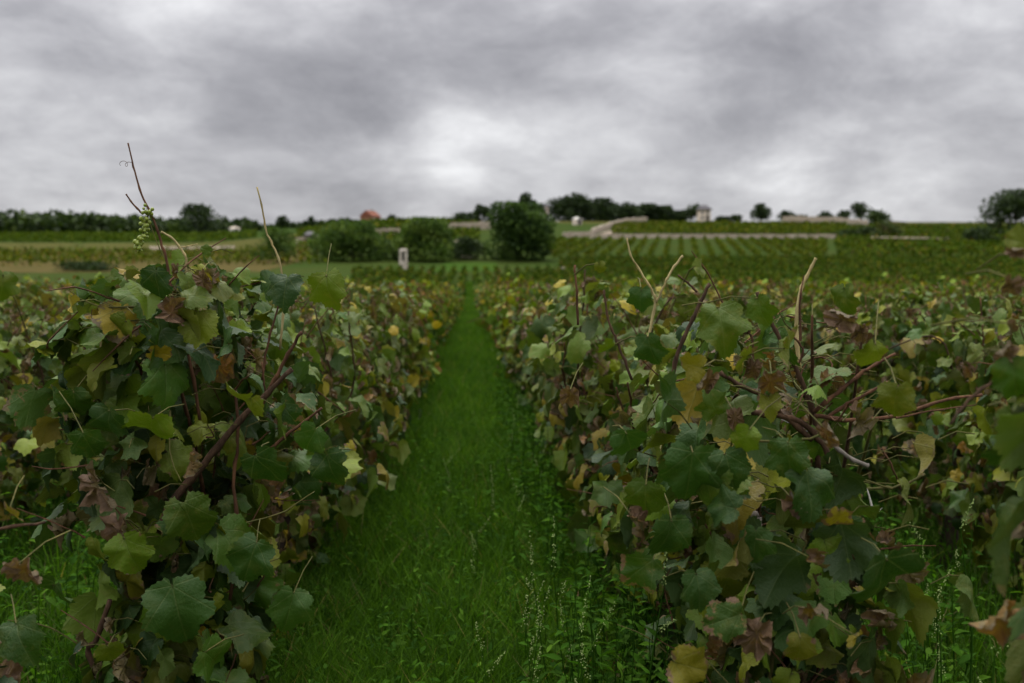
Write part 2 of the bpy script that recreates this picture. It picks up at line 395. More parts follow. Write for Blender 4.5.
_q = (np.array([(0, -.05), (.5, .3), (.28, .8), (0, 1.03), (-.28, .8), (-.5, .3)]), np.array([(0, 1, 2), (0, 2, 3), (0, 3, 4), (0, 4, 5)]), np.zeros((0, 4), int))
T3 = [_q]
def leaf(mb, tpl, pos, tip, nrm, size, c, rg, fold=.25, droop=.3, cup=.2, wav=.06, mi=0):
    """one blade: petiole joint at pos, midrib along tip, upper face along nrm"""
    V, f3, f4 = tpl; x, y = V[:, 0], V[:, 1]
    th = np.arctan2(x, y - .3); r = np.hypot(x, y - .3)
    z = fold * np.abs(x) - droop * y * y * .5 - cup * r * r + wav * np.sin(th * rg.integers(2, 5) + rg.uniform(0, 6)) * r * r * 2.6 + wav * 1.1 * np.sin(th * 11 + rg.uniform(0, 6)) * r ** 4
    an = np.arctan2(x, y + .02) / math.radians(47); dq = np.abs(an - np.round(an)); z = z + rg.uniform(.0, .02) * np.sin(math.pi * dq) * np.hypot(x, y) * np.clip((1.2 - r) * 1.2, 0, 1)
    z = z + .06 * np.sin((x + y) * 5 + rg.uniform(0, 6)) * np.clip(r, 0, .6) + .045 * np.sin(x * 7 + rg.uniform(0, 6)) * np.sin(y * 8 + rg.uniform(0, 6))
    xs = x * (1 - .25 * abs(fold))
    t = np.asarray(tip, float); t /= np.linalg.norm(t) + 1e-9
    n = np.asarray(nrm, float); n = n - (n @ t) * t; n /= np.linalg.norm(n) + 1e-9; s = np.cross(t, n)
    W = np.asarray(pos, float) + size * (xs[:, None] * s + y[:, None] * t + z[:, None] * n)
    mb.add(W, f3, f4, V, c, mi)
def withered(mb, tpl, pos, tip, nrm, size, c, rg, mi=0, k=1.0):
    """a dry blade rolled up along its midrib with crumpled margins"""
    V, f3, f4 = tpl; x, y = V[:, 0], V[:, 1]; a = rg.uniform(2.6, 5.0) * k; rad = 1 / a
    xs = np.sin(x * a) * rad; z = (1 - np.cos(x * a)) * rad
    th = np.arctan2(x, y - .3); r = np.hypot(x, y - .3)
    z = z + .14 * np.sin(th * 7 + rg.uniform(0, 6)) * r + .10 * np.sin(th * 12 + rg.uniform(0, 6)) * r + .06 * np.sin(x * 14 + rg.uniform(0, 6)) * np.sin(y * 13)
    b = rg.uniform(.6, 1.8) * k; yy = np.sin(y * b) / b; z = z - (1 - np.cos(y * b)) / b * .8
    yy = yy + .05 * np.sin(x * 17 + rg.uniform(0, 6))
    t = np.asarray(tip, float); t /= np.linalg.norm(t) + 1e-9
    n = np.asarray(nrm, float); n = n - (n @ t) * t; n /= np.linalg.norm(n) + 1e-9; s = np.cross(t, n)
    W = np.asarray(pos, float) + size * (xs[:, None] * s + yy[:, None] * t + z[:, None] * n)
    mb.add(W, f3, f4, V, c, mi)

def stage_of(rg, h, autumn):
    """older, more exposed leaves are further turned; h = 0 low .. 1 top"""
    r = rg.random()
    if r < .055 * autumn: return rg.uniform(.66, .82), rg.uniform(.3, .75)
    if r < .25 * autumn: return rg.uniform(.88, 1), rg.uniform(.6, 1)
    if r < .25 * autumn + .36 + .1 * h * autumn: return rg.uniform(.38, .62), rg.uniform(.05, .5)
    return rg.uniform(0, .36), max(0, rg.normal(.24, .2))

def vine_parts(seed, n_leaf, tpls, hw=.22, hl=.55, top=1.16, low=.22, n_cane=6, autumn=1.0, size=(.075, .135), sides=6, petiole=True, twigs=0, skip=None):
    """trunk, canes and foliage meshes of one vine round (0,0,0); the row runs along Y"""
    rg = np.random.default_rng(seed)
    tr = MB(); lean = rg.normal(0, .05, 2)
    tp = [(0, 0, -.06), (lean[0] * .4, lean[1] * .5, .14), (lean[0] - .02, lean[1], .3), (lean[0], lean[1] * .8, .46), (lean[0] + rg.normal(0, .05), lean[1] + .07, .55)]
    P = smooth_line(tp, 14); P += rg.normal(0, .006, P.shape); r = np.linspace(.036, .021, 14) * (1 + rg.normal(0, .13, 14))
    tube(tr, P, r, max(sides, 7))
    head = P[-1]; canes = []; nodes = []
    for k in range(n_cane):
        yy = rg.uniform(-hl, hl) * .9; xx = rg.normal(0, hw * .5); ht = top * rg.uniform(.82, 1.08)
        mid = (head[0] + xx * .6, head[1] + yy * .6, head[2] + .22)
        e = (xx, yy, ht); arch = rg.random() < .25
        pts = [head, mid, e] if not arch else [head, mid, (xx, yy, ht * .95), (xx * 2.2, yy + rg.normal(0, .2), ht * .80)]
        P, r = cane_line(pts, 19, .0055, .0026, .006, rg); canes.append((P, r))
        nodes += [P[i] for i in range(4, 19, 2)]
    fo = MB(); ax_seed = rg.uniform(0, 6)
    for i in range(n_leaf):
        tpl = tpls[rg.integers(len(tpls))]
        if i < len(nodes) * 1 and rg.random() < .8:
            base = nodes[i % len(nodes)].copy(); o_ = rg.normal(0, 1, 3); o_[2] *= .4; o_ /= np.linalg.norm(o_)
            pos = base + o_ * rg.uniform(.03, .09)
            if petiole: tube(fo, [base, (base + pos) / 2 + (0, 0, .012), pos], .0013, 3, (.55, .5, 0, 1), 1, False)
        else:
            zf = rg.random() ** (.85); z = low + (top - low) * zf
            wv = 1 + .25 * math.sin(ax_seed + 5 * z) + .2 * math.sin(ax_seed * 2 + 9 * z)
            th = rg.uniform(0, 2 * math.pi); rr = math.sqrt(rg.uniform(.25, 1.0))
            taper = (1 - .45 * max(0, (zf - .6) / .4) ** 2) * (.65 + .35 * min(1, zf / .35))
            pos = np.array((math.cos(th) * hw * rr * wv * taper, rg.uniform(-1, 1) * hl, z + rg.normal(0, .035)))
            o_ = np.array((math.cos(th), math.sin(th) * .35, 0)); o_ /= np.linalg.norm(o_) + 1e-6
            if rg.random() < .30 and petiole:
                b = pos - o_ * .07 + (0, 0, -.01); tube(fo, [b, (b + pos) / 2 + (0, 0, .01), pos], .0013, 3, (.55, .5, 0, 1), 1, False)
        if skip and skip(pos, rg): continue
        h = np.clip((pos[2] - low) / (top - low), 0, 1)
        n = o_ * .7 + np.array((0, 0, .6 + .35 * h)) + rg.normal(0, .55, 3)
        t = np.array((0, 0, -1.0)) + o_ * .55 + rg.normal(0, .5, 3) + np.array((0, 0, .55 * (h > .85)))
        st, br = stage_of(rg, h, autumn); c = (st, rg.random(), br, 1)
        sz = (size[0] + (size[1] - size[0]) * rg.random() ** 1.3) * (1 - .25 * (h > .9))
        if st > .87: withered(fo, tpl, pos, t, n, sz * rg.uniform(.5, .9), c, rg)
        else: leaf(fo, tpl, pos, t, n, sz, c, rg, rg.normal(.22, .26), rg.uniform(.1, 1.0), rg.uniform(-.1, .55), rg.uniform(.04, .14))
    for i in range(twigs):
        z = low + (top - low) * rg.uniform(.15, 1.02); th = rg.uniform(0, 2 * math.pi)
        a = np.array((math.cos(th) * hw * rg.uniform(.2, .9), rg.uniform(-1, 1) * hl, z)); dv = rg.normal(0, 1, 3) + (math.cos(th) * .7, 0, .6); dv /= np.linalg.norm(dv)
        e = a + dv * rg.uniform(.06, .20); Pq, rq = cane_line([a, (a + e) / 2 + rg.normal(0, .012, 3), e], 8, .0024, .0011, .002, rg)
        tube(fo, Pq, rq, 4, (.95, .3, 0, 1), 2 if rg.random() < .65 else 1, False)
    return tr, canes, fo

CANE_MATS = None
def vine_thing(seed, loc, label, group, rot=0, canes_as_parts=True, **k):
    tr, canes, fo = vine_parts(seed, **k)
    root = empty('grape_vine', loc); tag(root, label, 'grape vine', group)
    root.rotation_euler.z = rot
    tr.build('trunk', M_bark, root)
    for i, (P, r) in enumerate(canes):
        b = MB(); tube(b, P, r, 5); b.build('cane', (M_cane, M_dark_cane, M_cane, M_green_cane)[i % 4], root)
    fo.build('foliage', [M_leaf, M_green_cane, M_cane], root)
    return root
def copy_tree(o, parent=None):
    c = o.copy(); C.objects.link(c)
    if parent: c.parent = parent
    for ch in o.children: copy_tree(ch, c)
    return c

# ---------------------------------------------------------------- the four vines close to the camera
XL, XR, PITCH_ROW = -.72, .66, 1.36
def local(root, p): return np.array(p) - np.array(root.location)
skip_r = lambda p, rg: (p[1] < .12 and p[2] > .80 and p[0] > -.17 and rg.random() < .86) or (p[0] > .12 and p[2] > .55 and rg.random() < .7)
skip_l = lambda p, rg: p[1] < .0 and .70 < p[2] < 1.1 and .02 < p[0] < .36 and rg.random() < .7
V_R = vine_thing(11, (XR + .02, 2.12, 0), 'big leafy vine right of the grass aisle with bare reddish canes on top', 'vines close to the camera',
                 n_leaf=900, tpls=T0, hw=.22, hl=.42, top=1.13, low=.12, n_cane=6, autumn=.95, size=(.045, .112), twigs=110, skip=skip_r)
V_L = vine_thing(23, (XL - .02, 2.62, 0), 'big leafy vine left of the grass aisle with a small bunch of green grapes', 'vines close to the camera',
                 n_leaf=1050, tpls=T0, hw=.24, hl=.40, top=1.25, low=.10, n_cane=5, autumn=.75, size=(.045, .115), twigs=110, skip=skip_l)
V_RN = vine_thing(31, (XR + .15, 1.12, 0), 'vine cut by the right edge of the photo with brown curled leaves', 'vines close to the camera',
                  n_leaf=46, tpls=T0, hw=.09, hl=.14, top=1.20, low=.3, n_cane=3, autumn=1.1, size=(.08, .14))
V_LN = vine_thing(41, (XL - .22, 1.52, 0), 'low vine in the bottom left corner with a yellow and brown leaf', 'vines close to the camera',
                  n_leaf=190, tpls=T0, hw=.17, hl=.30, top=.74, low=.12, n_cane=3, autumn=.8, size=(.09, .15))

def shoot(root, pix, d, r0, r1, m, label=None, n=None, wob=.0025):
    pts = [local(root, at(x, y, dd if dd else d)) for x, y, dd in [(q + (None,))[:3] for q in pix]]
    n = n or max(8, len(pts) * 4)
    P, r = cane_line(pts, n, r0, r1, wob); b = MB(); tube(b, P, r, 7); o = b.build('cane', m, root)
    if label: o['label'] = label
    return o
def blade(root, px, py, wpx, d, ang, stage, brown=.1, tilt=(0, 0), dead=0, label=None, fold=.3, droop=.6, cup=.3, rnd=None, wav=.10, seed=None):
    """one showy leaf of a vine: centre on the photo column/row at depth d; ang = picture direction of its tip (0 right, 90 down)"""
    global rng
    ctr = at(px, py, d); size = wpx / F * d / 1.38
    right = CM @ Vector((1, 0, 0)); up = CM @ Vector((0, 1, 0)); back = CM @ Vector((0, 0, 1))
    t = right * math.cos(R(ang)) - up * math.sin(R(ang)) - back * 0
    s = t.cross(back)
    t2 = (t * math.cos(R(tilt[0])) + back * math.sin(R(tilt[0])))
    rg = np.random.default_rng(seed if seed is not None else int(px * 7 + py)); tilt = (tilt[0] + rg.normal(-8, 16), tilt[1] + rg.normal(0, 20))
    t2 = (t * math.cos(R(tilt[0])) + back * math.sin(R(tilt[0])))
    n = back * math.cos(R(tilt[0])) - t * math.sin(R(tilt[0]))
    n = n * math.cos(R(tilt[1])) + s * math.sin(R(tilt[1]))
    pos = local(root, ctr - t2 * size * .42); b = MB()
    c = (stage, .15 + .6 * rg.random() if rnd is None else rnd, brown, 1); tpl = T0[rg.integers(len(T0))]
    if dead: withered(b, tpl, pos, t2, n, size, c, rg, k=dead)
    else: leaf(b, tpl, pos, t2, n, size, c, rg, fold, droop, cup, wav)
    q = local(root, ctr - t2 * size * .42 - Vector((0, 0, 1)) * .02 + Vector((rg.normal(0, .03), rg.normal(.05, .02), rg.normal(0, .03))) - t2 * .03 - back * .05)
    tube(b, [pos, (pos + q) / 2 + (0, 0, .008), q], .0014, 4, (.55, .5, 0, 1), 1, False)
    o = b.build('leaf', [M_leaf, M_green_cane], root)
    if label: o['label'] = label
    return o

# left vine: shoots
shoot(V_L, [(128, 143), (134, 168), (141, 193), (152, 216), (160, 238), (167, 262), (173, 300), (190, 360), (200, 420)], 2.42, .0016, .0042, M_cane, 'longest bare shoot rising into the sky', wob=.0015)
shoot(V_L, [(126, 194), (133, 204), (143, 214)], 2.42, .0017, .0024, M_cane)
shoot(V_L, [(161, 232), (172, 238), (180, 248), (186, 258), (187, 275), (196, 300), (215, 340)], 2.42, .0025, .0032, M_straw)
shoot(V_L, [(178, 248), (188, 246), (198, 244)], 2.42, .0014, .001, M_straw)
shoot(V_L, [(257, 187), (262, 207), (266, 230), (274, 247), (281, 268), (284, 300), (280, 350)], 2.5, .0018, .003, M_straw, 'pale bare shoot rising straight from the vine', wob=.0015)
shoot(V_L, [(98, 295), (100, 320), (101, 350), (104, 375), (108, 410)], 2.5, .002, .003, M_straw)
shoot(V_L, [(292, 369), (262, 398), (233, 428), (206, 462), (176, 497), (160, 530)], 2.32, .0052, .0105, M_dark_cane, 'thick dark pruned branch leaning to the right')
shoot(V_L, [(302, 332), (285, 360), (268, 392), (258, 410)], 2.34, .0036, .0055, M_cane)
shoot(V_L, [(266, 398), (264, 380), (262, 362)], 2.34, .0022, .0016, M_cane)
shoot(V_L, [(322, 408), (300, 425), (275, 445), (250, 470)], 2.34, .0026, .005, M_cane)
shoot(V_L, [(235, 390), (238, 430), (234, 480), (238, 540), (230, 600)], 2.36, .0035, .0045, M_cane)
shoot(V_L, [(280, 300), (268, 345), (262, 380)], 2.4, .0022, .003, M_cane)
shoot(V_L, [(100, 683), (88, 650), (96, 640), (110, 600)], 2.3, .006, .006, M_dark_cane)
# tendril
P = [at(132 - 8 * t + 2.5 * math.sin(t * 9), 165 - 1.5 * t + 2.5 * math.cos(t * 9), 2.42) for t in np.linspace(0, 1.4, 24)]
b = MB(); tube(b, [local(V_L, q) for q in P], .0006, 4); b.build('tendril', M_cane, V_L)
# grape bunch
rg = np.random.default_rng(5); gb = MB(); st = MB()
import bmesh
bmx = bmesh.new(); bmesh.ops.create_icosphere(bmx, subdivisions=2, radius=1.0)
sv = np.array([v.co[:] for v in bmx.verts]); sf = np.array([[v.index for v in f.verts] for f in bmx.faces]); bmx.free()
axis = smooth_line([at(148, 213, 2.41), at(146, 225, 2.41), at(140, 240, 2.40), at(137, 252, 2.40)], 12)
tube(st, [local(V_L, q) for q in [at(155, 219, 2.42)] + [tuple(a) for a in axis]], .0013, 5)
for k in range(85):
    t = rg.random(); a = axis[int(t * 11)]; wd = .022 * (1 - .6 * t)
    o_ = rg.normal(0, 1, 3); o_ /= np.linalg.norm(o_)
    r = rg.uniform(.0028, .0054); p_ = local(V_L, a + o_ * wd * rg.uniform(.25, .95))
    gb.add(sv * r * [1, 1, 1.06] + p_, sf); tube(st, [local(V_L, a), p_], .0006, 3, cap=False)
gbo = gb.build('grape_bunch', M_grape, V_L); gbo['label'] = 'small bunch of green grapes hanging on the tall shoot'
st.build('stalk', M_green_cane, gbo)
for px, py, w_, d, ang, stg, br, tl, dead in [
    (190, 521, 66, 2.22, 75, .42, .25, (-10, 5), 0), (98, 490, 58, 2.2, 60, .97, 1, (10, 10), .45), (52, 592, 62, 2.0, 130, .22, .1, (-30, 20), 0),
    (178, 612, 84, 2.2, 75, .12, .05, (5, 10), 0), (266, 470, 60, 2.25, 60, .2, .1, (0, 15), 0), (156, 285, 44, 2.35, 95, .14, .05, (10, 0), 0),
    (328, 292, 52, 2.35, 85, .52, .15, (15, 20), 0), (150, 430, 66, 2.24, 120, .5, .2, (-20, -10), 0), (242, 402, 60, 2.25, 160, .58, .35, (-45, 0), 0),
    (108, 425, 52, 2.24, 100, .16, .15, (-35, 10), 0), (284, 290, 46, 2.4, 100, .12, .1, (0, 25), 0), (206, 250, 15, 2.40, 200, .45, 0, (10, 0), 0),
    (88, 445, 46, 2.2, 80, .25, .1, (-40, 0), 0), (222, 345, 46, 2.35, 170, .10, .1, (-50, 0), 0), (330, 470, 52, 2.3, 80, .2, .2, (0, 20), 0),
    (250, 560, 60, 2.25, 110, .15, .1, (0, -10), 0), (130, 555, 56, 2.22, 70, .45, .4, (0, -20), 0), (215, 660, 60, 2.2, 60, .3, .2, (-20, 0), 0),
    (290, 610, 56, 2.35, 100, .2, .2, (0, 10), 0), (120, 330, 40, 2.4, 130, .55, .3, (-40, 0), 0), (160, 355, 30, 2.35, 20, .78, .6, (-20, 0), 0),
    (176, 313, 46, 2.36, 10, .96, 1, (-50, 0), .7), (176, 272, 20, 2.42, 90, .97, 1, (0, 0), 1.0), (204, 282, 26, 2.4, 60, .98, 1, (0, 0), 1.0), (118, 535, 52, 2.28, 90, .97, 1, (0, 20), .9), (110, 655, 40, 2.15, 90, .55, .5, (0, 0), 0), (310, 440, 44, 2.3, 120, .14, .1, (-20, 10), 0), (75, 405, 46, 2.35, 95, .3, .1, (0, 0), 0)]:
    blade(V_L, px, py, w_, d - .14, ang, stg, br, tl, dead)
for px, py, w_, d, ang, stg, br, tl, dead in [(2, 287, 38, 1.6, 95, .5, .1, (0, 0), 0), (12, 514, 34, 1.75, 100, .78, .75, (-10, 0), 0), (25, 575, 50, 1.7, 80, .9, .9, (0, 20), .5), (20, 640, 60, 1.7, 60, .25, .1, (0, 0), 0)]:
    blade(V_LN, px, py, w_, d, ang, stg, br, tl, dead)
shoot(V_LN, [(-40, 540), (-10, 530), (45, 522)], 1.75, .004, .0025, M_dark_cane)

# right vine: shoots and canes
shoot(V_R, [(627, 238), (631, 256), (641, 272), (652, 291), (655, 302), (650, 330), (645, 360)], 2.1, .0016, .0034, M_straw, 'pale curved shoot tip above the canopy', wob=.0012)
shoot(V_R, [(683, 256), (672, 270), (664, 285), (656, 303)], 2.1, .0026, .0022, M_straw)
shoot(V_R, [(678, 275), (690, 285), (697, 292)], 2.1, .002, .0026, M_dark_cane)
shoot(V_R, [(710, 284), (699, 305), (690, 325), (678, 352), (672, 380)], 2.05, .0036, .0046, M_dark_cane, 'dark broken shoot beside a small green leaf')
shoot(V_R, [(604, 290), (608, 318), (614, 335), (620, 350), (632, 380)], 2.1, .002, .003, M_dark_cane)
shoot(V_R, [(575, 265), (577, 300), (578, 325)], 2.35, .0022, .003, M_cane)
shoot(V_R, [(816, 258), (811, 268), (805, 280), (800, 293), (796, 330), (800, 370)], 1.95, .0026, .0042, M_straw, 'pale stub of a cut shoot', wob=.001)
shoot(V_R, [(757, 292), (768, 315), (778, 335), (793, 362), (806, 392), (816, 425), (818, 470)], 1.93, .003, .0058, M_dark_cane)
shoot(V_R, [(895, 354), (873, 366), (852, 381), (832, 397), (814, 412)], 1.9, .0026, .0048, M_cane, 'reddish brown cane ending in a pale tip')
shoot(V_R, [(888, 382), (868, 393), (848, 404), (826, 418)], 1.92, .0024, .004, M_cane)
shoot(V_R, [(982, 395), (950, 399), (920, 408), (890, 417), (850, 420), (815, 416)], 1.88, .0026, .0046, M_cane, 'long cane reaching towards the right edge')
shoot(V_R, [(720, 372), (742, 386), (765, 396), (790, 420), (812, 440)], 1.9, .004, .006, M_dark_cane)
shoot(V_R, [(735, 412), (770, 414), (800, 422), (824, 445), (832, 480)], 1.9, .0055, .006, M_dark_cane)
shoot(V_R, [(747, 441), (780, 441), (810, 438), (826, 432)], 1.84, .0026, .0022, M_green_cane)
shoot(V_R, [(868, 466), (850, 458), (833, 445), (820, 430)], 1.86, .0042, .0038, M_stake)
shoot(V_R, [(925, 474), (905, 484), (880, 488), (860, 490), (842, 498)], 1.9, .0022, .0032, M_green_cane)
shoot(V_R, [(795, 372), (803, 350), (792, 335)], 1.93, .0024, .002, M_cane)
shoot(V_R, [(788, 575), (775, 630), (770, 690)], 1.88, .0035, .004, M_green_cane)
shoot(V_R, [(788, 575), (800, 560), (806, 540)], 1.88, .002, .0015, M_green_cane)
shoot(V_R, [(828, 440), (832, 490), (826, 550), (830, 600)], 1.98, .006, .008, M_dark_cane)
for px, py, w_, d, ang, stg, br, tl, dead in [
    (664, 400, 80, 1.95, 178, .22, .12, (-62, 0), 0), (895, 402, 52, 1.8, 92, .60, .12, (8, 25), 0), (690, 366, 40, 1.88, 190, .72, .45, (-40, 0), 0),
    (706, 384, 40, 1.87, 120, .95, 1, (-10, 0), .9), (838, 318, 46, 1.88, 200, .93, 1, (-25, 10), .8), (829, 437, 40, 1.8, 60, .90, .9, (0, 10), .9),
    (790, 350, 62, 1.9, 10, .60, .55, (-60, 0), 0), (722, 325, 64, 2.0, 85, .5, .1, (10, 10), 0), (701, 268, 26, 2.03, 10, .55, 0, (-35, 0), 0),
    (630, 445, 52, 1.95, 70, .10, .1, (-10, 0), 0), (690, 475, 78, 1.9, 95, .12, .06, (0, 5), 0), (730, 470, 56, 1.88, 75, .16, .15, (-5, -10), 0),
    (788, 460, 58, 1.84, 90, .30, .05, (5, 0), 0), (745, 440, 40, 1.86, 110, .5, .1, (0, 15), 0), (668, 540, 66, 1.9, 100, .18, .1, (0, 0), 0),
    (640, 570, 56, 1.98, 140, .3, .6, (10, 0), 0), (815, 612, 44, 1.78, 30, .86, .9, (-15, 0), .6), (818, 560, 38, 1.8, 20, .88, .9, (-20, 0), .8),
    (884, 583, 102, 1.78, 85, .12, .06, (-5, 10), 0), (692, 668, 62, 1.78, 20, .72, .6, (-20, 0), 0), (812, 492, 70, 1.84, 80, .2, .05, (-5, 0), 0),
    (722, 505, 50, 1.86, 190, .12, .05, (-30, 0), 0), (724, 620, 56, 1.8, 160, .32, .6, (0, 10), 0), (855, 640, 28, 1.8, 90, .78, .5, (0, 0), 0),
    (755, 545, 48, 1.9, 95, .2, .1, (0, 20), 0), (700, 590, 54, 1.85, 80, .16, .1, (10, -15), 0), (645, 500, 56, 1.95, 90, .42, .2, (0, 10), 0),
    (760, 310, 40, 2.0, 80, .4, .1, (0, 0), 0), (845, 300, 40, 1.98, 85, .5, .05, (10, 20), 0), (600, 268, 16, 2.15, 80, .6, .1, (0, 10), 0),
    (640, 300, 34, 2.1, 95, .1, .1, (0, 20), 0), (800, 505, 44, 1.86, 40, .94, 1, (0, 10), .9), (755, 640, 56, 1.82, 100, .93, 1, (0, 0), .6), (800, 650, 44, 1.82, 90, .68, .6, (0, 10), 0),
    (752, 372, 34, 1.95, 100, .96, 1, (0, 0), .8), (735, 420, 30, 1.95, 80, .92, 1, (0, 0), .9), (860, 335, 30, 1.95, 90, .97, 1, (0, 10), .9), (640, 520, 34, 1.95, 30, .9, 1, (0, 0), 1), (838, 520, 40, 1.9, 90, .76, .8, (0, 0), 0), (770, 405, 34, 1.98, 90, .62, .5, (0, 10), 0), (745, 360, 40, 1.95, 20, .58, .6, (-30, 0), 0),
    (570, 398, 34, 2.3, 90, .95, 1, (-20, 0), .5), (870, 355, 40, 1.95, 110, .55, .15, (-10, 10), 0), (650, 350, 44, 2.05, 80, .2, .1, (0, 20), 0), (770, 385, 40, 1.98, 90, .9, .8, (0, 0), .5)]:
    blade(V_R, px, py, w_, d - .20, ang, stg, br, tl, dead)
for px, py, w_, d, ang, stg, br, tl, dead in [
    (1018, 242, 46, 1.25, 200, .58, .4, (-30, 0), 0), (1014, 252, 26, 1.22, 180, .95, 1, (0, 0), .8), (1010, 290, 36, 1.2, 100, .96, 1, (0, 10), 1.0), (1014, 462, 84, 1.2, 100, .22, .3, (0, 20), 0),
    (1004, 352, 30, 1.2, 120, .92, 1, (0, 0), 1), (1012, 330, 26, 1.2, 60, .97, 1, (0, 0), 1), (1015, 380, 60, 1.2, 80, .3, .4, (0, 20), 0), (1016, 425, 50, 1.2, 90, .5, .5, (10, 0), 0)]:
    blade(V_RN, px, py, w_, d, ang, stg, br, tl, dead)
shoot(V_RN, [(1040, 360), (1004, 372), (970, 400), (950, 425)], 1.22, .002, .0018, M_dark_cane)
# weathered stake inside the right vine, dry ribbon
b = MB(); q = at(766, 560, 1.98); box(b, (0, 0, .38), (.019, .018, .84)); box(b, (0, 0, .806), (.014, .013, .012), 0, .5)
so_ = b.build('wooden_stake', M_stake); so_.location = (q.x, q.y, -.04); so_.rotation_euler = (0, R(-2), R(20))
tag(so_, 'grey weathered wooden stake half hidden inside the right vine', 'stake')
b = MB(); pts = [at(864, 484, 1.88), at(868, 492, 1.875), at(872, 507, 1.87), at(875, 514, 1.865), at(882, 508, 1.865)]
Pm = smooth_line(pts, 12); wv_ = np.array([.0008, .001, .0012, .0016, .002, .0026, .003, .0034, .004, .0038, .003, .001])
V_ = np.vstack([Pm + np.outer(wv_, (1, .2, .3)), Pm - np.outer(wv_, (1, .2, .3)), Pm + np.outer(wv_ * 0 + .0006, (0, -1, .2)), Pm + np.outer(wv_ * 0 + .0006, (0, 1, -.2))])
ff = []
for i in range(11):
    for a, c_ in ((0, 24), (24, 12), (12, 36), (36, 0)): ff.append((a + i, c_ + i, c_ + i + 1, a + i + 1))
b.add(V_, None, ff); tag(b.build('dry_ribbon', M_tie), 'curled pale dry ribbon hanging on a cane of the right vine', 'plant tie')
# trellis wires along the rows
for X, lab in ((XR, 'thin trellis wires running through the vine row right of the aisle'),):
    r_ = empty('trellis_wire', (X, 1.0, 0)); tag(r_, lab, 'wire')
    for h_, dx in ((.55, 0), (.93, .03)):
        b = MB(); tube(b, [(dx, .95 + t * 4, h_ + .004 * math.sin(t * 3)) for t in range(12)], .0008, 5); b.build('wire', M_wire, r_)

# ---------------------------------------------------------------- the rest of the vine rows
protoA = []
GA = 'vines standing in the rows'
for s in range(4):
    protoA.append(dict(n_leaf=750, tpls=T1, hw=.29, hl=.60, top=1.06 + .03 * s, low=.16, n_cane=7, autumn=1.45 + .12 * s, size=(.042, .105), twigs=60))
def foliage_mesh(seed, n, tpls, **k):
    tr, canes, fo = vine_parts(seed, n, tpls, petiole=False, **k); mb = MB()
    mb.__dict__.update(fo.__dict__)
    tr2 = tr; mb.add(np.concatenate(tr2.v), np.concatenate(tr2.f3) if tr2.f3 else None, np.concatenate(tr2.f4), None, (.95, .3, 0, 1), 1)
    for P, r in canes: tube(mb, P[::3], np.maximum(r[::3], .004), 4, (.95, .3, 0, 1), 1)
    return mb
meshB = [foliage_mesh(200 + s, 560, T2, hw=.30, hl=.60, top=1.08 + .03 * s, low=.15, n_cane=6, autumn=1.6 + .12 * s, size=(.05, .11)).mesh('vine', [M_leaf_far, M_cane]) for s in range(5)]
spots = []
for k in range(-30, 31):
    X = (XR + k * PITCH_ROW) if k >= 0 else (XL + (k + 1) * PITCH_ROW)
    rgk = np.random.default_rng(900 + k)
    y0 = {0: 3.12, -1: 3.62}.get(k, 1.4 + rgk.random())
    for j in range(64):
        y = y0 + j * 1.0 + rgk.normal(0, .05)
        if y > 54: break
        u = X / y * F + 470
        if -90 < u < 1120: spots.append((X + rgk.normal(0, .03), y, k, j))
spots.sort(key=lambda q: math.hypot(q[0], q[1]))
near, rest = spots[:296], spots[296:]
ORD = 'first second third fourth fifth sixth seventh eighth ninth tenth eleventh twelfth'.split()
pa = [None] * 4; cnt = {}
rg = np.random.default_rng(77)
for i, (x, y, k, j) in enumerate(near):
    side = 'right' if k >= 0 else 'left'; rown = k if k >= 0 else -k - 1
    seq = cnt.get(k, 0); cnt[k] = seq + 1
    rowtxt = {0: f'the row just {side} of the grass aisle', 1: f'the second row {side} of the grass aisle', 2: f'the third row {side} of the grass aisle'}.get(rown)
    if rown == 0 and seq < 8: lab = f'autumn vine, {ORD[seq + 1]} from the camera in {rowtxt}'; grp = GA
    elif rown in (1, 2) and seq < 3: lab = f'yellowing vine, {ORD[seq]} from the camera in {rowtxt}'; grp = GA
    elif rown == 0: lab = f'small blurred vine far along {rowtxt}'; grp = f'far vines in the row just {side} of the aisle'
    else: lab = f'blurred autumn vine among the many rows {side} of the grass aisle'; grp = f'vines among the rows {side} of the aisle'
    dist = math.hypot(x, y); rot = R(rg.normal(0, 6)) + (math.pi if rg.random() < .5 else 0)
    if dist < 9.5:
        v = i % 4
        if pa[v] is None: o = pa[v] = vine_thing(100 + v, (x, y, 0), lab, grp, **protoA[v])
        else: o = copy_tree(pa[v])
    else:
        o = bpy.data.objects.new('grape_vine', meshB[i % 5]); C.objects.link(o)
    o.location = (x, y, zg(x, y)); o.rotation_euler.z = rot; s_ = rg.uniform(.92, 1.06); o.scale = (rg.uniform(.9, 1.1), 1, s_)
    tag(o, lab, 'grape vine', grp)
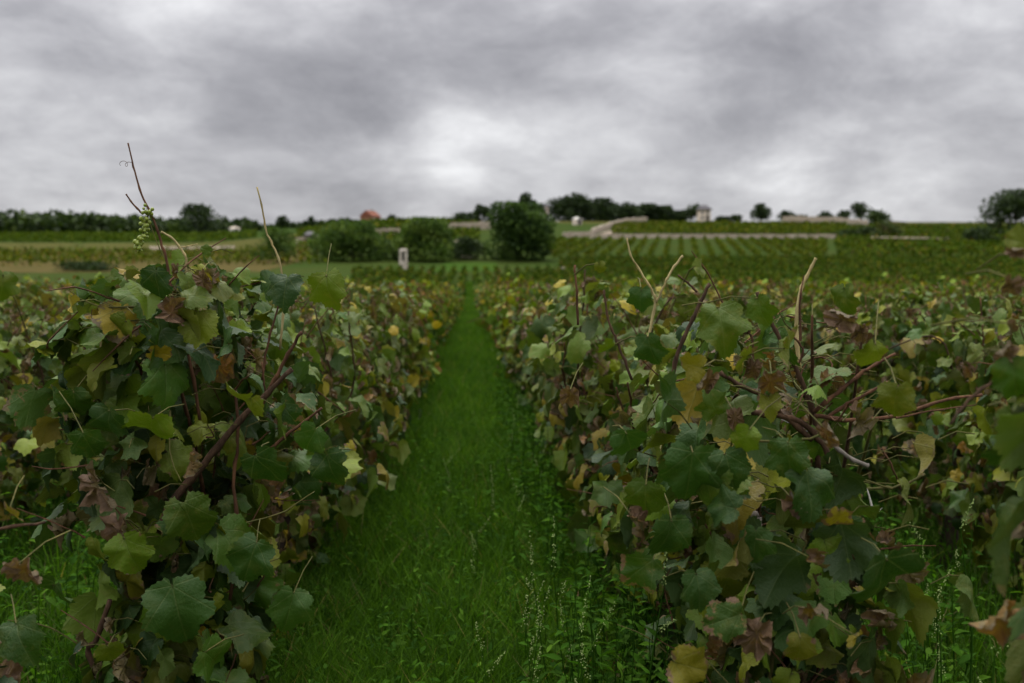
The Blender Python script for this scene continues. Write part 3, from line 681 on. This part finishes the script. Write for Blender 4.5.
# beyond the nearest three hundred: one mass
def rows_mass(name, pts, n_leaf, size, hw, ht, mt, st_rng, seed, top_auto=1.0):
    rg = np.random.default_rng(seed); V, F3, COL = [], [], []
    P = np.asarray(pts, float); n = len(P) * n_leaf; base = np.repeat(P, n_leaf, axis=0)
    h = rg.random(n) ** .7
    pos = np.stack([base[:, 0] + rg.normal(0, hw * .6, n), base[:, 1] + rg.uniform(-.6, .6, n), zt(base[:, 0], base[:, 1]) + .15 + (ht - .15) * h + rg.normal(0, .05, n)], -1)
    t = rg.normal(0, 1, (n, 3)); t[:, 2] -= .8; t /= np.linalg.norm(t, axis=1)[:, None]
    nn = rg.normal(0, .6, (n, 3)); nn[:, 2] += 1; s = np.cross(t, nn); s /= np.linalg.norm(s, axis=1)[:, None] + 1e-9
    sz = rg.uniform(*size, n)[:, None]; k = np.cross(s, t) * .15
    q = np.stack([pos, pos + sz * (.5 * s + .45 * t + k), pos + sz * t, pos + sz * (-.5 * s + .45 * t + k)], 1)
    stg = np.where(rg.random(n) < .13 * top_auto, rg.uniform(.68, .84, n), np.where(rg.random(n) < .15 * top_auto, rg.uniform(.88, 1, n), rg.uniform(*st_rng, n)))
    c = np.stack([stg, rg.random(n), np.zeros(n), np.ones(n)], -1)
    mb = MB(); mb.add(q.reshape(-1, 3), None, np.arange(n * 4).reshape(-1, 4), None, np.repeat(c, 4, axis=0))
    return tag(mb.build(name, mt), kind='stuff')
o = rows_mass('vine_rows', [(x, y) for x, y, k, j in rest], 150, (.08, .16), .24, 1.18, M_leaf_far, (0, .64), 3)
tag(o, 'far rows of yellowing vines filling the flat vineyard', 'vineyard')
# a greener plot beyond, the same row direction, rising towards the trees
pts = []
for k in range(-75, 110):
    X = (XR + k * PITCH_ROW) if k >= 0 else (XL + (k + 1) * PITCH_ROW)
    for y in np.arange(58, 160, 1.3):
        u = X / y * F + 470
        if 355 < u < 1130 and (y < 131 or u > 560): pts.append((X, y))
o = rows_mass('vineyard_rows', pts, 26, (.22, .38), .16, .92, M_leaf_hill, (.2, .62), 4, .3)
tag(o, 'green vineyard plot at the foot of the hill', 'vineyard')
def hill_plot(name, label, c0, c1, d0, d1, ang, gap, seed, size=(.4, .7), st=(.15, .6), n=9, auto=.2, ht=1.1):
    xs0, xs1 = xat(c0, d1), xat(c1, d1); dx, dy = math.sin(R(ang)), math.cos(R(ang)); pts = []
    w_ = abs(xs1 - xs0) + abs(d1 - d0) * 2
    cxm, cym = (xat(c0, (d0 + d1) / 2) + xat(c1, (d0 + d1) / 2)) / 2, (d0 + d1) / 2
    for a in np.arange(-w_, w_, gap):
        for t in np.arange(-w_, w_, 1.1):
            x = cxm + a * dy + t * dx; y = cym - a * dx + t * dy
            if d0 < y < d1 and c0 < x / y * F + 470 < c1: pts.append((x, y))
    o = rows_mass(name, pts, n, size, .25, ht, M_leaf_hill, st, seed, auto); return tag(o, label, 'vineyard')
hill_plot('vineyard_rows', 'vineyard slope striped with rows below the pale retaining wall', 548, 830, 164, 226, 12, 2.6, 11, st=(.42, .64), n=12, size=(.3, .5))
hill_plot('vineyard_rows', 'vineyard strip above the pale retaining wall', 612, 850, 246, 296, 60, 2.4, 12, st=(.4, .66))
hill_plot('vineyard_rows', 'vineyard terraces on the right of the hill', 840, 1130, 165, 285, 86, 3.2, 13, st=(.3, .62))
hill_plot('vineyard_rows', 'vineyard on the brown slope to the left', -60, 330, 150, 225, 80, 5.0, 14, st=(.42, .62), n=5, auto=.5)
hill_plot('vineyard_rows', 'green vineyard band under the wooded ridge', -60, 260, 305, 395, 84, 4.5, 15, st=(.35, .58), n=6, auto=.0, size=(.6, 1.0))
hill_plot('vineyard_rows', 'vineyard on the slope above the stone walls in the middle', 300, 480, 225, 330, 70, 3.5, 16, st=(.35, .6), n=7, size=(.5, .9))

# ---------------------------------------------------------------- grass and weeds on the ground
def grass(name, n, seed, region, hgt, wid, tilt=.35, col=(.1, .7), dry=.03):
    rg = np.random.default_rng(seed); P = region(rg, n); n = len(P)
    h = rg.uniform(*hgt, n); az = rg.uniform(0, 2 * math.pi, n); bend = rg.uniform(.2, 1.1, n) * h * tilt * 2.2
    wd = np.interp(P[:, 1], [2, 8, 30, 120], [1, 1.6, 4, 10]) * rg.uniform(*wid, n)
    D = np.stack([np.cos(az), np.sin(az), np.zeros(n)], -1); a2 = rg.uniform(0, 2 * math.pi, n); Sx = np.stack([np.cos(a2), np.sin(a2), np.zeros(n)], -1)
    B = np.stack([P[:, 0], P[:, 1], zt(P[:, 0], P[:, 1]) - .01], -1); Z = np.array((0, 0, 1.0))
    m1 = B + D * (bend * .3)[:, None] + Z * (h * .55)[:, None]; tp = B + D * bend[:, None] + Z * (h * .92)[:, None]
    w1 = Sx * wd[:, None]
    V = np.stack([B - w1, B + w1, m1 + w1 * .8, m1 - w1 * .8, tp], 1).reshape(-1, 3); k = np.arange(n)[:, None] * 5
    ptch = .5 + .5 * np.sin(P[:, 0] * 4.1 + 1.7 * np.sin(P[:, 1] * 1.9)) * np.sin(P[:, 1] * 2.6 + P[:, 0] * 1.3)
    stg = np.where(rg.random(n) < dry, 1.0, np.clip(col[0] + (col[1] - col[0]) * (.45 * rg.random(n) + .65 * ptch), 0, .9)); c = np.stack([stg, rg.random(n), np.zeros(n), np.ones(n)], -1)
    mb = MB(); mb.add(V, k + [3, 2, 4], k + [0, 1, 2, 3], None, np.repeat(c, 5, axis=0))
    return tag(mb.build(name, M_grass), kind='stuff')
AX0, AX1 = XL + .02, XR - .02
def reg_aisle(rg, n):
    y = 1.9 * (110 / 1.9) ** (rg.random(n) ** 1.35); x = rg.uniform(AX0, AX1, n); k = rg.random(n) < .45 + .55 * (np.sin(x * 9 + 2 * np.sin(y * 5)) * np.sin(y * 7 + x * 4) > -.2)
    return np.stack([x[k], y[k]], -1)
grass('grass', 190000, 1, reg_aisle, (.05, .24), (.0016, .003))
def reg_side(rg, n):
    y = 1.3 * (40 / 1.3) ** rg.random(n); u = rg.uniform(-80, 1120, n); x = (u - 470) / F * y
    k = (x > AX1) | (x < AX0); return np.stack([x[k], y[k]], -1)
grass('grass', 60000, 2, reg_side, (.08, .30), (.002, .004), col=(0, .38))

LANCE = (np.array([(0, 0), (.13, .22), (.17, .42), (.08, .78), (0, 1), (-.08, .78), (-.17, .42), (-.13, .22), (0, .5)]), np.array([(0, 1, 8), (1, 2, 8), (2, 3, 8), (3, 4, 8), (4, 5, 8), (5, 6, 8), (6, 7, 8), (7, 0, 8)]), np.zeros((0, 4), int))
def weed(mb, stem_mb, seed_mb, base, h, rg, spikes=True, lsz=(.03, .07), mi_leaf=0):
    lean = rg.normal(0, .10, 2) * h
    top = base + np.array((lean[0], lean[1], h)); L_ = smooth_line([base, (base + top) / 2 + rg.normal(0, .02, 3), top], 8)
    tube(stem_mb, L_, np.linspace(.0026, .0010, 8) * (.6 + h), 4, (.3, .5, 0, 1), 0, False)
    nl = int(6 + h * 26); a = rg.uniform(0, 6)
    for k in range(nl):
        t = (k + .5) / nl; p_ = base + (top - base) * (t * (.72 if spikes else 1)); a += 2.4
        o_ = np.array((math.cos(a), math.sin(a), .25)); s_ = rg.uniform(*lsz) * (1.15 - .7 * t)
        leaf(mb, LANCE, p_ + o_ * .01, o_ + rg.normal(0, .3, 3), (rg.normal(0, .45), rg.normal(0, .45), 1), s_, (rg.uniform(.2, .7), rg.random(), 0, 1), rg, .15, rg.uniform(.2, .9), .1, .03)
    if spikes and seed_mb is not None:
        for k in range(rg.integers(2, 5)):
            b0 = base + (top - base) * (1 - .16 * k); e = b0 + np.array((rg.normal(0, .03), rg.normal(0, .03), rg.uniform(.05, .11))) * (1.2 if k == 0 else .8)
            tube(stem_mb, [b0, e], [.0009, .0005], 3, (.7, .5, 0, 1), 0, False)
            if isinstance(seed_mb, list): seed_mb.append(MB()); sm_ = seed_mb[-1]
            for j in range(int(26 + 16 * rg.random())):
                t = rg.random(); q = b0 + (e - b0) * t + rg.normal(0, .0032, 3) * (1.3 - t); r = rg.uniform(.0010, .0022)
                sm_.add(np.array([(1, 0, 0), (-1, 0, 0), (0, 1, 0), (0, -1, 0), (0, 0, 1), (0, 0, -1)]) * r + q,
                            [(0, 2, 4), (2, 1, 4), (1, 3, 4), (3, 0, 4), (2, 0, 5), (1, 2, 5), (3, 1, 5), (0, 3, 5)])
# low broad-leaved weeds: cover
rg = np.random.default_rng(33); wb = MB()
for i in range(2600):
    r_ = rg.random()
    if r_ < .66:
        y = 2.0 + 10 * rg.random() ** 1.4; x = AX1 + .02 - (AX1 - AX0) * rg.random() ** 1.5
    elif r_ < .82:
        y = 1.3 + 5 * rg.random() ** 1.3; x = rg.uniform(XR - .05, XR + PITCH_ROW)
    else:
        y = 1.6 + 5 * rg.random(); x = rg.uniform(XL - PITCH_ROW, XL + .3)
    tall = y > 2.25 and ((AX1 - .42 < x < AX1 + .1) or x > AX1 + .2 or x < XL - .1) and rg.random() < .7
    weed(wb, wb, None, np.array((x, y, zg(x, y))), rg.uniform(.25, .48) if tall else rg.uniform(.08, .25), rg, False, (.04, .09) if tall else (.03, .07))
tag(wb.build('weeds', M_weed), 'low broad leaved weeds growing through the grass', 'weeds', kind='stuff')
rg = np.random.default_rng(88); fl = MB()
for i in range(90):
    y = 2.3 + 10 * rg.random() ** 1.5; x = (AX0 + .28 * rg.random() ** 1.5) if rg.random() < .5 else (AX1 - .3 * rg.random() ** 1.5)
    withered(fl, T1[rg.integers(4)], (x, y, zg(x, y) + rg.uniform(.05, .13)), rg.normal(0, 1, 3) * [1, 1, .2], (rg.normal(0, .3), rg.normal(0, .3), 1), rg.uniform(.05, .10), (rg.uniform(.76, 1), rg.random(), rg.uniform(.3, 1), 1), rg)
tag(fl.build('fallen_leaves', M_leaf), 'dry vine leaves fallen into the aisle grass', 'leaves', kind='stuff')
# tall seeding weeds, each its own plant
def weed_thing(px, pyt, d, label, group, seed, kind_='weed'):
    rg = np.random.default_rng(seed); tp = at(px, pyt, d); root = empty('seeding_weed', (tp.x, tp.y, zg(tp.x, tp.y))); tag(root, label, 'weed', group)
    lm, sm, dm = MB(), MB(), []; h = max(.25, (tp.z - root.location.z) * .88)
    weed(lm, sm, dm, np.zeros(3), h, rg, True, (.035, .085))
    sm.build('stem', M_weed, root); lm.build('leaves', M_weed, root); [q.build('seed_head', M_seed, root) for q in dm]; return root
named = [(640, 540, 2.05, 'weed with a leaning pale seed spike touching the right vine'), (548, 602, 2.2, 'weed with pale seed spikes at the bottom edge of the aisle'), (578, 600, 2.1, 'short pale spiked weed close to the right vine at bottom'),
         (1006, 492, 1.75, 'tall seeding weed at the right edge in front of a vine'), (958, 488, 2.3, 'slim seeding weed between the two nearest right vines'), (995, 560, 1.7, 'bushy seeding weed in the bottom right corner')]
for i, (px, py, d, lab) in enumerate(named): weed_thing(px, py, d, lab, 'tall weeds gone to seed', 500 + i)
more = [(530, 545, 2.8), (515, 630, 2.3), (560, 560, 2.6), (497, 470, 4.2), (535, 430, 4.8), (470, 520, 3.6), (520, 480, 3.8), (600, 640, 2.0), (930, 560, 2.2), (965, 610, 1.9), (1015, 600, 1.6), (940, 520, 2.7), (505, 400, 6.0), (585, 545, 2.5), (455, 455, 5.0), (520, 600, 2.5)]
for i, (px, py, d) in enumerate(more):
    r_ = px > 800
    weed_thing(px, py, d, 'green seeding weed among the growth behind the right vine' if r_ else 'green seeding weed standing in the aisle grass beside the right row', 'weeds behind the right vine' if r_ else 'tall weeds in the aisle', 540 + i)

# ---------------------------------------------------------------- background trees
def tree(px, d, ytop, wpx, label, group=None, name='broadleaf_tree', st=(0, .6), n=1500, trunk=.18, squash=1.0, seed=None, leafsz=None, open_=0.0, mt=None):
    rg = np.random.default_rng(seed if seed is not None else int(px * 3 + d)); x = xat(px, d); z0 = zg(x, d)
    h = EYE + (275 - ytop) / F * d - z0; h = max(h, .8) if h > 1.2 else print('LOW TREE', px, d, h) or 1.2; wd = wpx / F * d / 2
    wd *= 1.5; root = empty(name, (x, d, z0)); tag(root, label, 'tree' if 'shrub' not in name and 'hedge' not in name else 'shrub', group)
    tb = MB(); r0 = max(.10, h * .022); t0 = h * trunk
    tube(tb, smooth_line([(0, 0, -.3), (rg.normal(0, .1), 0, t0), (rg.normal(0, .2), rg.normal(0, .2), h * .75)], 8), np.linspace(r0, r0 * .25, 8), 7)
    lobes = []
    for k in range(11):
        a = rg.uniform(0, 2 * math.pi); f = rg.random(); zc = t0 + (h - t0) * (.12 + .72 * f); rr = wd * (.62 - .35 * f) * rg.uniform(.4, 1.1)
        c = np.array((math.cos(a) * rr, math.sin(a) * rr, zc)); lobes.append((c, wd * rg.uniform(.30, .52) * (1 - .3 * f)))
        tube(tb, smooth_line([(0, 0, t0 + (zc - t0) * .3), c * [.5, .5, .9], c], 5), np.linspace(r0 * .4, r0 * .1, 5), 5)
    lobes.append((np.array((0, 0, h - wd * .3 * squash)), wd * .36)); lobes.append((np.array((0, 0, t0 + (h - t0) * .34)), wd * .62))
    cb = MB(); ls = leafsz or max(.25, wd * .13); P = []
    for i in range(n):
        c, r = lobes[rg.integers(len(lobes))]; v = rg.normal(0, 1, 3); v /= np.linalg.norm(v); q = c + v * r * (rg.random() ** .4) * [1, 1, .85 * squash]
        q[2] = min(max(q[2], t0 * .6 + .2), h)
        P.append(q)
    P = np.array(P); n = len(P); t = rg.normal(0, 1, (n, 3)); t /= np.linalg.norm(t, axis=1)[:, None]; nn = rg.normal(0, 1, (n, 3)); s = np.cross(t, nn); s /= np.linalg.norm(s, axis=1)[:, None]
    sz = rg.uniform(.6, 1.3, n)[:, None] * ls; k_ = np.cross(s, t) * sz * .2
    q = np.stack([P - t * sz * .6, P + s * sz * .4 + k_, P + t * sz * .6, P - s * sz * .4 + k_], 1)
    clump = .5 + .5 * np.sin(P[:, 0] * 2.1 / wd * 3 + P[:, 2] * 1.7)
    stg = st[0] + (st[1] - st[0]) * np.clip(.5 * clump + .5 * rg.random(n), 0, 1)
    c = np.stack([stg, rg.random(n), np.zeros(n), np.ones(n)], -1)
    cb.add(q.reshape(-1, 3), None, np.arange(n * 4).reshape(-1, 4), None, np.repeat(c, 4, axis=0))
    tb.build('trunk', M_trunk, root); cb.build('crown', mt or M_tree, root); return root
tree(520, 158, 204, 78, 'big dark round tree at the end of the grass aisle', n=9000, st=(0, .5), mt=M_tree_light, trunk=.02, leafsz=.5, squash=1.1)
tree(424, 156, 219, 66, 'lighter green bushy tree behind the stone gatepost', n=6000, st=(.4, .72), mt=M_tree_light, trunk=.03, leafsz=.45)
tree(352, 158, 222, 72, 'wide olive green bushy tree left of the stone gatepost', n=6000, st=(.3, .66), mt=M_tree_light, trunk=.03, leafsz=.45)
tree(330, 166, 232, 40, 'low olive bush joined to the wide olive tree', name='shrub', n=1600, st=(.25, .6), mt=M_tree_light, trunk=.06, leafsz=.4)
tree(277, 160, 229, 42, 'faint olive bush behind the pale vine shoot', name='shrub', n=1800, st=(.3, .65), mt=M_tree_light, trunk=.08, leafsz=.4)
tree(470, 160, 238, 40, 'low dark bush left of the big dark round tree', name='shrub', n=1500, st=(.1, .5), trunk=.06, leafsz=.4)
tree(392, 162, 242, 44, 'low dark bush directly behind the stone gatepost', name='shrub', n=1500, st=(.1, .5), trunk=.06, leafsz=.4)
tree(448, 166, 240, 40, 'low green bush between the light tree and the dark round tree', name='shrub', n=1400, st=(.2, .6), mt=M_tree_light, trunk=.06, leafsz=.4)
tree(526, 250, 193, 22, 'narrow dark tree rising behind the big round tree', n=1500, st=(0, .4), leafsz=.7)
G = 'dark trees in the grove beside the stone tower'
for px, yt, w_, lab in [(560, 197, 30, 'dark grove tree next to the stone tower'), (578, 194, 34, 'tallest dark grove tree second from the tower'), (602, 199, 34, 'dark round grove tree third from the tower'), (626, 202, 30, 'middle dark tree of the grove'), (646, 204, 26, 'lower dark grove tree above the sloping wall'), (664, 206, 26, 'dark grove tree second from its right end'), (678, 211, 16, 'small dark tree at the right end of the grove'), (591, 200, 30, 'tree filling the gap behind the tallest grove tree'), (614, 203, 30, 'tree filling the gap behind the round grove tree'), (636, 206, 30, 'low tree filling the gap behind the middle of the grove'), (656, 208, 26, 'low tree filling the gap behind the right part of the grove')]:
    tree(px, 352 if 'behind' in lab else 336, yt, w_, lab, G, n=1900, st=(0, .42), leafsz=.8, trunk=.03, squash=1.1)
tree(691, 334, 204, 22, 'grey green tree standing behind the cream house', n=700, st=(.1, .5), leafsz=.8)
tree(759, 330, 204, 23, 'round solitary tree to the right of the cream house', n=900, st=(.05, .45), leafsz=.8)
tree(483, 300, 205, 22, 'dark tree behind the tan terrace wall', n=700, st=(0, .45), leafsz=.8)
tree(465, 300, 214, 26, 'low dark bush on the tan terrace wall', name='shrub', n=500, st=(0, .45), leafsz=.8)
for px, yt, w_, lab in [(722, 217, 16, 'small bush next to the cream house'), (735, 215, 14, 'small bush midway between the cream house and the round tree'), (787, 211, 16, 'small dark tree left of a low bush on the crest'), (800, 215, 16, 'low bush on the crest right of a small dark tree'), (824, 211, 18, 'dark small crest tree near the sloping tan wall'), (842, 210, 16, 'thin crest tree beside the tallest crest tree')]:
    tree(px, 326, yt, w_, lab, 'small trees along the crest', name='shrub' if 'bush' in lab else 'broadleaf_tree', n=380, st=(.05, .5), leafsz=.8, trunk=.1)
tree(859, 300, 202, 25, 'tallest open tree of the clump on the right crest', n=650, st=(.05, .5), leafsz=.7, trunk=.25)
tree(877, 290, 210, 26, 'green tree above the reddish hedge', n=800, st=(.3, .7), leafsz=.7)
tree(846, 241, 230, 22, 'dark green bush at the end of the retaining wall', name='shrub', n=600, st=(.1, .5), leafsz=.6, trunk=.05)
tree(866, 240, 227, 26, 'second dark green bush beside the reddish hedge', name='shrub', n=600, st=(.1, .5), leafsz=.6, trunk=.05)
tree(888, 238, 221, 34, 'reddish brown hedge bush on the right slope', name='shrub', n=900, st=(.55, 1), leafsz=.6, trunk=.05)
tree(1014, 215, 190, 76, 'large tree with an open crown at the right edge', n=2400, st=(.1, .6), leafsz=.7, trunk=.3)
tree(978, 212, 228, 34, 'dark bush at the foot of the large right tree', name='shrub', n=1200, st=(.05, .5), leafsz=.5, trunk=.05)
tree(1040, 205, 226, 70, 'low bushes under the large right tree', name='shrub', n=1500, st=(.1, .6), leafsz=.6, trunk=.05)
tree(200, 395, 206, 46, 'tall dark tree clump standing out of the wooded ridge', n=1300, st=(0, .45), leafsz=1.2, trunk=.06)
for px, yt, w_, lab in [(283, 216, 14, 'small dark tree on the crest nearest the wooded ridge'), (312, 217, 9, 'tiny tree on the crest between a dark tree and the orange house'), (392, 216, 10, 'tiny tree just right of the orange house')]:
    tree(px, 420, yt, w_, lab, 'small trees on the left crest', n=350, st=(0, .45), leafsz=1.0, trunk=.1)
tree(82, 135, 271, 58, 'low dark green hedge below the brown field', name='hedge', n=1500, st=(.1, .5), leafsz=.3, trunk=.02, squash=.5)
# far wood on the ridge: one mass
rg = np.random.default_rng(71); cb = MB(); Pall = []
for i in range(1000):
    px = rg.uniform(-260, 350); d = rg.uniform(425, 520); x = xat(px, d); hh = (5 + 4.2 * np.clip((255 - px) / 200, 0, 1)) * rg.uniform(.5, 1.1) * (1 if px < 255 else .5)
    z0 = zg(x, d)
    for k in range(26):
        v = rg.normal(0, 1, 3); v /= np.linalg.norm(v); Pall.append((x + v[0] * hh * .4, d + v[1] * hh * .4, z0 + hh * .55 + v[2] * hh * .45))
P = np.array(Pall); n = len(P); t = rg.normal(0, 1, (n, 3)); t /= np.linalg.norm(t, axis=1)[:, None]; nn = rg.normal(0, 1, (n, 3)); s = np.cross(t, nn); s /= np.linalg.norm(s, axis=1)[:, None]
sz = rg.uniform(.9, 2.0, n)[:, None]; q = np.stack([P - t * sz, P + s * sz * .6, P + t * sz, P - s * sz * .6], 1)
c = np.stack([rg.uniform(.2, .65, n), rg.random(n), np.zeros(n), np.ones(n)], -1); cb.add(q.reshape(-1, 3), None, np.arange(n * 4).reshape(-1, 4), None, np.repeat(c, 4, axis=0))
tag(cb.build('far_wood', M_tree), 'dark wooded ridge along the left horizon', 'wood', kind='stuff')

# ---------------------------------------------------------------- walls, track, buildings
def wall(name, pix, hgt, thick, mt, label):
    """a wall along columns/depths, its foot on the terrain"""
    q = []
    for (a, d), (b, e) in zip(pix[:-1], pix[1:]):
        for t in np.linspace(0, 1, 12, endpoint=False): q.append((a + (b - a) * t, d + (e - d) * t))
    q.append(pix[-1]); P = np.array([(xat(a, d), d) for a, d in q]); T = np.gradient(P, axis=0); T /= np.linalg.norm(T, axis=1)[:, None]; Nn = np.stack([-T[:, 1], T[:, 0]], -1) * thick / 2
    rg = np.random.default_rng(int(pix[0][0])); z = zt(P[:, 0], P[:, 1]); h_ = hgt * (1 + rg.normal(0, .05, len(P)))
    V = []
    for i in range(len(P)):
        for sgn, zz_ in ((-1, -.4), (1, -.4), (1, h_[i]), (-1, h_[i])): V.append((*(P[i] + sgn * Nn[i]), z[i] + zz_))
    f = []
    for i in range(len(P) - 1):
        for k in range(4): f.append((i * 4 + k, i * 4 + (k + 1) % 4, i * 4 + 4 + (k + 1) % 4, i * 4 + 4 + k))
    f += [(0, 3, 2, 1), (len(P) * 4 - 4, len(P) * 4 - 3, len(P) * 4 - 2, len(P) * 4 - 1)]
    mb = MB(); mb.add(V, None, f); o = mb.build(name, mt, smooth=False); return tag(o, label, 'wall')
wall('retaining_wall', [(585, 236), (700, 237), (835, 237)], 1.0, .6, M_wall_stone, 'long pale stone retaining wall across the hillside')
wall('stone_wall', [(592, 250), (622, 292), (646, 322)], 1.5, .6, M_wall_stone, 'stone wall climbing the slope towards the grove')
wall('stone_wall', [(563, 240), (590, 244)], 1.2, .6, M_wall_stone, 'short low wall at the foot of the climbing wall')
wall('stone_wall', [(440, 262), (465, 268), (490, 272)], 1.9, .6, M_wall_stone, 'tan terrace wall left of the big dark tree')
wall('stone_wall', [(376, 252), (400, 252)], 1.5, .6, M_wall_stone, 'short pale wall behind the left bushy trees')
wall('stone_wall', [(444, 205), (476, 205)], 1.0, .6, M_wall_stone, 'low stone wall glimpsed between the green bushes')
wall('stone_wall', [(296, 238), (326, 238)], 1.6, .6, M_wall_stone, 'ruined pale wall on the brown slope left of the bushes')
wall('stone_wall', [(782, 318), (830, 300), (866, 280)], 2.0, .6, M_wall_stone, 'sloping tan wall below the crest trees')
wall('stone_wall', [(455, 163), (478, 163)], .6, .5, M_wall_stone, 'low stone edging beside the bright grass')
wall('stone_wall', [(562, 135), (580, 130)], .5, .5, M_wall_stone, 'short low stone wall at the end of the right rows')
field('track', [(150, 238), (235, 234), (235, 256), (150, 262)], F_track, .15, 8, 4)
field('track', [(870, 220), (945, 214), (950, 218), (870, 226)], F_track, 1.0, 8, 4)
field('track', [(590, 242), (612, 244), (640, 300), (630, 300)], F_track, .06, 6, 12)

def building(name, label, px, d, w_, dp, wall_h, roof_h, wm, rm, wins, cat='house', hip=True, over=.35, chimney=None, door=True, rot=0.0):
    x = xat(px, d); root = empty(name, (x, d, zg(x, d))); root.rotation_euler.z = rot; tag(root, label, cat)
    b = MB(); box(b, (0, 0, wall_h / 2 - .4), (w_, dp, wall_h + .8)); b.build('wall', wm, root, False)
    b = MB(); a, e = w_ / 2 + over, dp / 2 + over; r_ = a * (.35 if hip else 1.0); z = wall_h
    vv = [(-a, -e, z), (a, -e, z), (a, e, z), (-a, e, z), (-r_, 0, z + roof_h), (r_, 0, z + roof_h), (-a, -e, z - .18), (a, -e, z - .18), (a, e, z - .18), (-a, e, z - .18)]
    b.add(vv, [(1, 2, 5), (3, 0, 4)], [(0, 1, 5, 4), (2, 3, 4, 5), (6, 7, 1, 0), (7, 8, 2, 1), (8, 9, 3, 2), (9, 6, 0, 3), (9, 8, 7, 6)]); ro = b.build('roof', rm, root, False)
    if chimney:
        b = MB(); box(b, (chimney, 0, wall_h + roof_h * .8), (.6, .6, 1.6)); box(b, (chimney, 0, wall_h + roof_h * .8 + .84), (.75, .75, .12)); b.build('chimney', M_pinkstone, ro, False)
    for wx, wz, ww, wh in wins:
        b = MB()
        for cx_, cz_, sx, sz in ((0, wh / 2 + .05, ww + .2, .1), (0, -wh / 2 - .06, ww + .3, .12), (-ww / 2 - .05, 0, .1, wh), (ww / 2 + .05, 0, .1, wh), (0, 0, .06, wh)): box(b, (wx + cx_, -dp / 2 - .03, wz + cz_), (sx, .1, sz))
        f = b.build('window', M_white, root, False); b = MB(); box(b, (wx, -dp / 2 - .005, wz), (ww, .04, wh)); b.build('pane', M_dark, f, False)
    if door:
        b = MB(); box(b, (w_ * .22, -dp / 2 - .02, 1.0), (1.0, .08, 2.0)); dd = b.build('door', M_dark, root, False); b = MB(); box(b, (w_ * .22 + .35, -dp / 2 - .09, 1.0), (.06, .06, .12)); b.build('handle', M_wire, dd, False)
    return root
building('house', 'cream two storey house with a dark hipped roof on the crest', 703, 322, 3.6, 3.8, 4.0, 1.5, M_cream, M_slate, [(-.9, 3.0, .7, 1.0), (.8, 3.0, .7, 1.0), (-.9, 1.2, .7, 1.0)], chimney=None, over=.5)
building('house', 'small orange house with a red tiled gable roof on the crest', 371, 405, 6.4, 5.5, 2.6, 2.3, M_orange, M_rooftile, [(-1.6, 1.4, .9, 1.0)], hip=False, chimney=1.2, over=.3, rot=1.1)
building('tower', 'narrow pinkish stone tower with a small cap beside the grove', 545, 325, 1.9, 1.9, 4.9, .7, M_pinkstone, M_slate, [(0, 3.6, .5, .9)], cat='tower', door=True, over=.22)
building('shed', 'little white shed in front of the grove', 577, 292, 2.6, 2.4, 1.6, .6, M_cream, M_white, [], cat='shed', over=.1)
building('field_hut', 'low grey stone hut in the middle of the ruined wall', 311, 236, 2.6, 2.2, 2.0, .8, M_stake, M_slate, [], cat='hut', over=.15)
building('shed', 'tiny pale shed below the wooded ridge', 236, 398, 4.0, 3.0, 1.8, .6, M_white, M_cream, [], cat='shed', over=.1)
# gatepost with a niche
x = xat(403.5, 139); root = empty('stone_gatepost', (x, 139, zg(x, 139))); tag(root, 'pale stone gatepost with a tall dark niche at the edge of the plot', 'gatepost')
b = MB(); box(b, (0, 0, .35), (1.16, 1.05, 1.5)); b.build('plinth', M_pale_stone, root, False)
b = MB(); box(b, (-.37, 0, 1.75), (.34, .95, 1.3)); box(b, (.37, 0, 1.75), (.34, .95, 1.3)); box(b, (0, .33, 1.75), (.40, .28, 1.3)); b.build('shaft', M_pale_stone, root, False)
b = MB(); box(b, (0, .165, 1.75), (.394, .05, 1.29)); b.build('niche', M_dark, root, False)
b = MB(); box(b, (0, 0, 2.50), (1.20, 1.08, .2)); box(b, (0, 0, 2.68), (1.1, 1.0, .16), 0, .6); b.build('cap', M_pale_stone, root, False)
